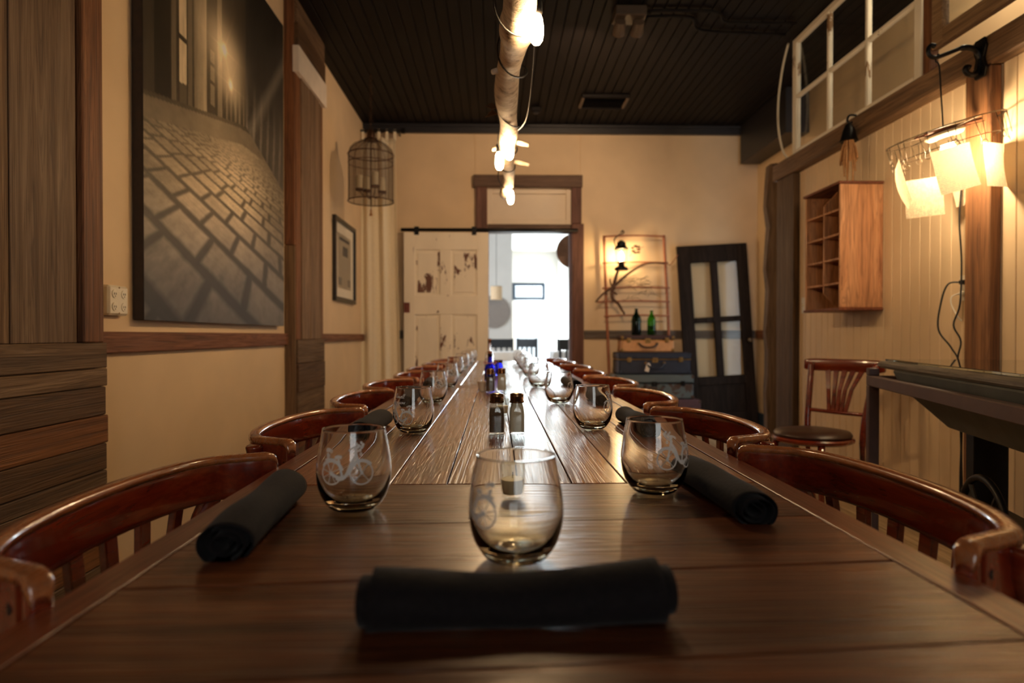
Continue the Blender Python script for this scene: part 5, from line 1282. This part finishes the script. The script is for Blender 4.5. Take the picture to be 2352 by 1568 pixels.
# switch and outlet on the partition
sw = thing('light_switch', 'ivory switch plate beside the end post', 'switch', (XR, 4.83, 1.165))
box('plate', (0.006, 0.075, 0.118), (-0.0031, 0, 0.059), white_plastic, sw, 0.002); box('toggle', (0.014, 0.008, 0.02), (-0.012, 0, 0.062), white_plastic, sw, 0.002, (0, 0.4, 0))
ro = thing('wall_outlet', 'ivory wall outlet with black and white plugs', 'outlet', (XR, 3.14, 1.17))
box('plate', (0.006, 0.085, 0.125), (-0.0031, 0, 0.0625), white_plastic, ro, 0.002)
for z_, m in ((0.09, black_rubber), (0.035, white_plastic)):
    pg = box('plug', (0.03, 0.026, 0.022), (-0.021, 0, z_), m, ro, 0.005)
    box('socket', (0.003, 0.035, 0.032), (-0.0075, 0, z_), white_plastic, ro, 0.004)
tag(MB().tube(spline([(2.262, 3.14, 1.26), (2.225, 3.17, 1.25), (2.205, 3.19, 1.16), (2.20, 3.20, 1.03), (2.23, 3.15, 0.94), (2.245, 3.11, 0.85), (2.25, 3.10, 0.60), (2.25, 3.11, 0.30), (2.26, 3.12, 0.01)], 6), 0.0045, 6).build('power_cord', black_rubber, None, True), 'black power cord dropping from the outlet to the floor', 'cord')
tag(MB().tube(spline([(2.262, 3.14, 1.205), (2.235, 3.155, 1.19), (2.23, 3.15, 1.15), (2.24, 3.12, 1.09), (2.25, 3.105, 1.07)], 6), 0.0035, 6).build('power_cord', cord_white, None, True), 'short white cord under the white plug', 'cord')
tag(MB().tube(spline([(2.24, 3.10, 1.72), (2.235, 3.105, 1.55), (2.243, 3.10, 1.35), (2.236, 3.10, 1.15), (2.22, 3.12, 1.05), (2.235, 3.09, 0.97), (2.225, 3.10, 0.85), (2.245, 3.10, 0.5), (2.26, 3.10, 0.01)], 6), 0.004, 6).build('lamp_flex', black_rubber, None, True), 'brown lamp flex running down the post edge', 'cord')

# ------------------------------------------------------------------ side chair by the partition
sc = thing('side_chair', 'dark wooden cafe chair with fan splat by the partition', 'chair', (1.70, 3.47, 0), (0, 0, math.radians(210 - 90)))
MB().lathe([(0.001, 0.43), (0.19, 0.43), (0.205, 0.44), (0.207, 0.452), (0.20, 0.46), (0.001, 0.46)], 36).build('seat_frame', chair_wood, sc, 0.8)
MB().lathe([(0.19, 0.461), (0.196, 0.472), (0.185, 0.488), (0.12, 0.498), (0.001, 0.50)], 36).build('seat_cushion', seat_vinyl, sc, 0.9)
for s in (-1, 1):
    MB().tube([(s * 0.16, 0.16, 0), (s * 0.135, 0.125, 0.43)], [0.013, 0.018], 12).build('leg', chair_wood, sc, True)
    MB().tube(spline([(s * 0.165, -0.27, 0), (s * 0.160, -0.205, 0.30), (s * 0.165, -0.20, 0.50), (s * 0.18, -0.245, 0.72), (s * 0.19, -0.275, 0.84)], 5), [0.014] * 8 + [0.017] * 13, 12).build('back_post', chair_wood, sc, True)
pt = [(x_ * 0.235, -0.275 - 0.03 * (1 - x_ * x_), 0) for x_ in [k / 8 - 1 for k in range(17)]]
rings = []
for i, p in enumerate(pt):
    e = min(i, 16 - i); f = (0.75, 0.95, 1)[min(e, 2)]
    rings.append([(p[0], p[1] - 0.012, 0.83 - 0.034 * f), (p[0], p[1] + 0.012, 0.83 - 0.034 * f), (p[0], p[1] + 0.010, 0.832 + 0.034 * f), (p[0], p[1] - 0.010, 0.832 + 0.034 * f)])
MB().rings(rings).build('top_rail', chair_wood, sc, 0.9, 0.004)
MB().tube(spline([(-0.168, -0.212, 0.575), (0, -0.222, 0.572), (0.168, -0.212, 0.575)], 5), 0.011, 8).build('lower_rail', chair_wood, sc, True)
for k in range(-2, 3):
    xb, xt = k * 0.024, k * 0.050
    MB().rings([[(x_ - w_, y_ - 0.005, z_), (x_ + w_, y_ - 0.005, z_), (x_ + w_, y_ + 0.005, z_), (x_ - w_, y_ + 0.005, z_)] for x_, y_, z_, w_ in ((xb, -0.222, 0.578, 0.0115), ((xb + xt) / 2 - 0.006 * (k > 0) + 0.006 * (k < 0), -0.248, 0.70, 0.011), (xt, -0.295, 0.805, 0.016))]).build('splat', chair_wood, sc, False, 0.002)
MB().torus((0, -0.03, 0.2), 0.155, 0.008, 32, 8).build('leg_ring', chair_wood, sc, True)

# ------------------------------------------------------------------ trough side table
st = thing('trough_table', 'glass topped side table built over a grey metal trough', 'table', (1.715, 2.90, 0), (0, 0, math.radians(-15.4)))
def ts(n, x0, x1, y0, y1, z0, z1, m, bev=0.003): return span(n, x0, x1, y0, y1, z0, z1, m, st, bev)
ts('top_board', 0.0, 0.53, -1.42, 0.0, 0.855, 0.886, grey_board, 0.012)
ts('glass_top', 0.02, 0.51, -1.40, -0.045, 0.8865, 0.896, glass('table_glass', (0.80, 0.92, 0.86, 1), 0.0, 1.5), 0.001)
for x0, x1 in ((-0.045, -0.002), (0.45, 0.493)):
    ts('frame_rail', x0, x1, -1.42, 0.0, 0.775, 0.820, steel_frame)
    for y0, y1 in ((-0.043, 0.0), (-1.42, -1.377)):
        ts('leg', x0, x1, y0, y1, 0.0, 0.7745, steel_frame)
        ts('bracket', x0, x1, y0, y1, 0.8205, 0.8545, steel_frame)
for y0, y1 in ((-0.043, 0.0), (-1.42, -1.377)): ts('frame_rail', -0.0015, 0.4495, y0, y1, 0.775, 0.820, steel_frame)
tx0, tx1 = 0.005, 0.445
MB().rings([[(tx0, -0.19, 0.8535), (tx1, -0.19, 0.8535), (tx1, -1.36, 0.8535), (tx0, -1.36, 0.8535)], [(tx0 + 0.01, -0.25, 0.79), (tx1 - 0.01, -0.25, 0.79), (tx1 - 0.01, -1.30, 0.79), (tx0 + 0.01, -1.30, 0.79)], [(tx0 + 0.10, -0.50, 0.655), (tx1 - 0.10, -0.50, 0.655), (tx1 - 0.10, -1.06, 0.655), (tx0 + 0.10, -1.06, 0.655)]]).build('trough', galvanised, st, False, 0.006)
for y_ in (-0.54, -1.0): ts('trough_leg', 0.16, 0.27, y_ - 0.035, y_ + 0.035, 0.0, 0.6545, iron, 0.004)
whl = MB().torus((0, 0, 0), 0.17, 0.012, 40, 8).build('flywheel', iron, st, True, 0, 1, (0.10, -0.80, 0.36), (0, PI / 2, 0))
for k in range(5):
    a = 2 * PI * k / 5; MB().tube([(0, 0, 0), (0.17 * math.cos(a), 0.17 * math.sin(a), 0)], 0.008, 6).build('spoke', iron, whl)
MB().tube([(0.10, -0.80, 0.36), (0.215, -0.80, 0.36)], 0.014, 8).build('axle', iron, st, True)
ts('cross_brace', 0.18, 0.25, -0.964, -0.576, 0.33, 0.39, iron)
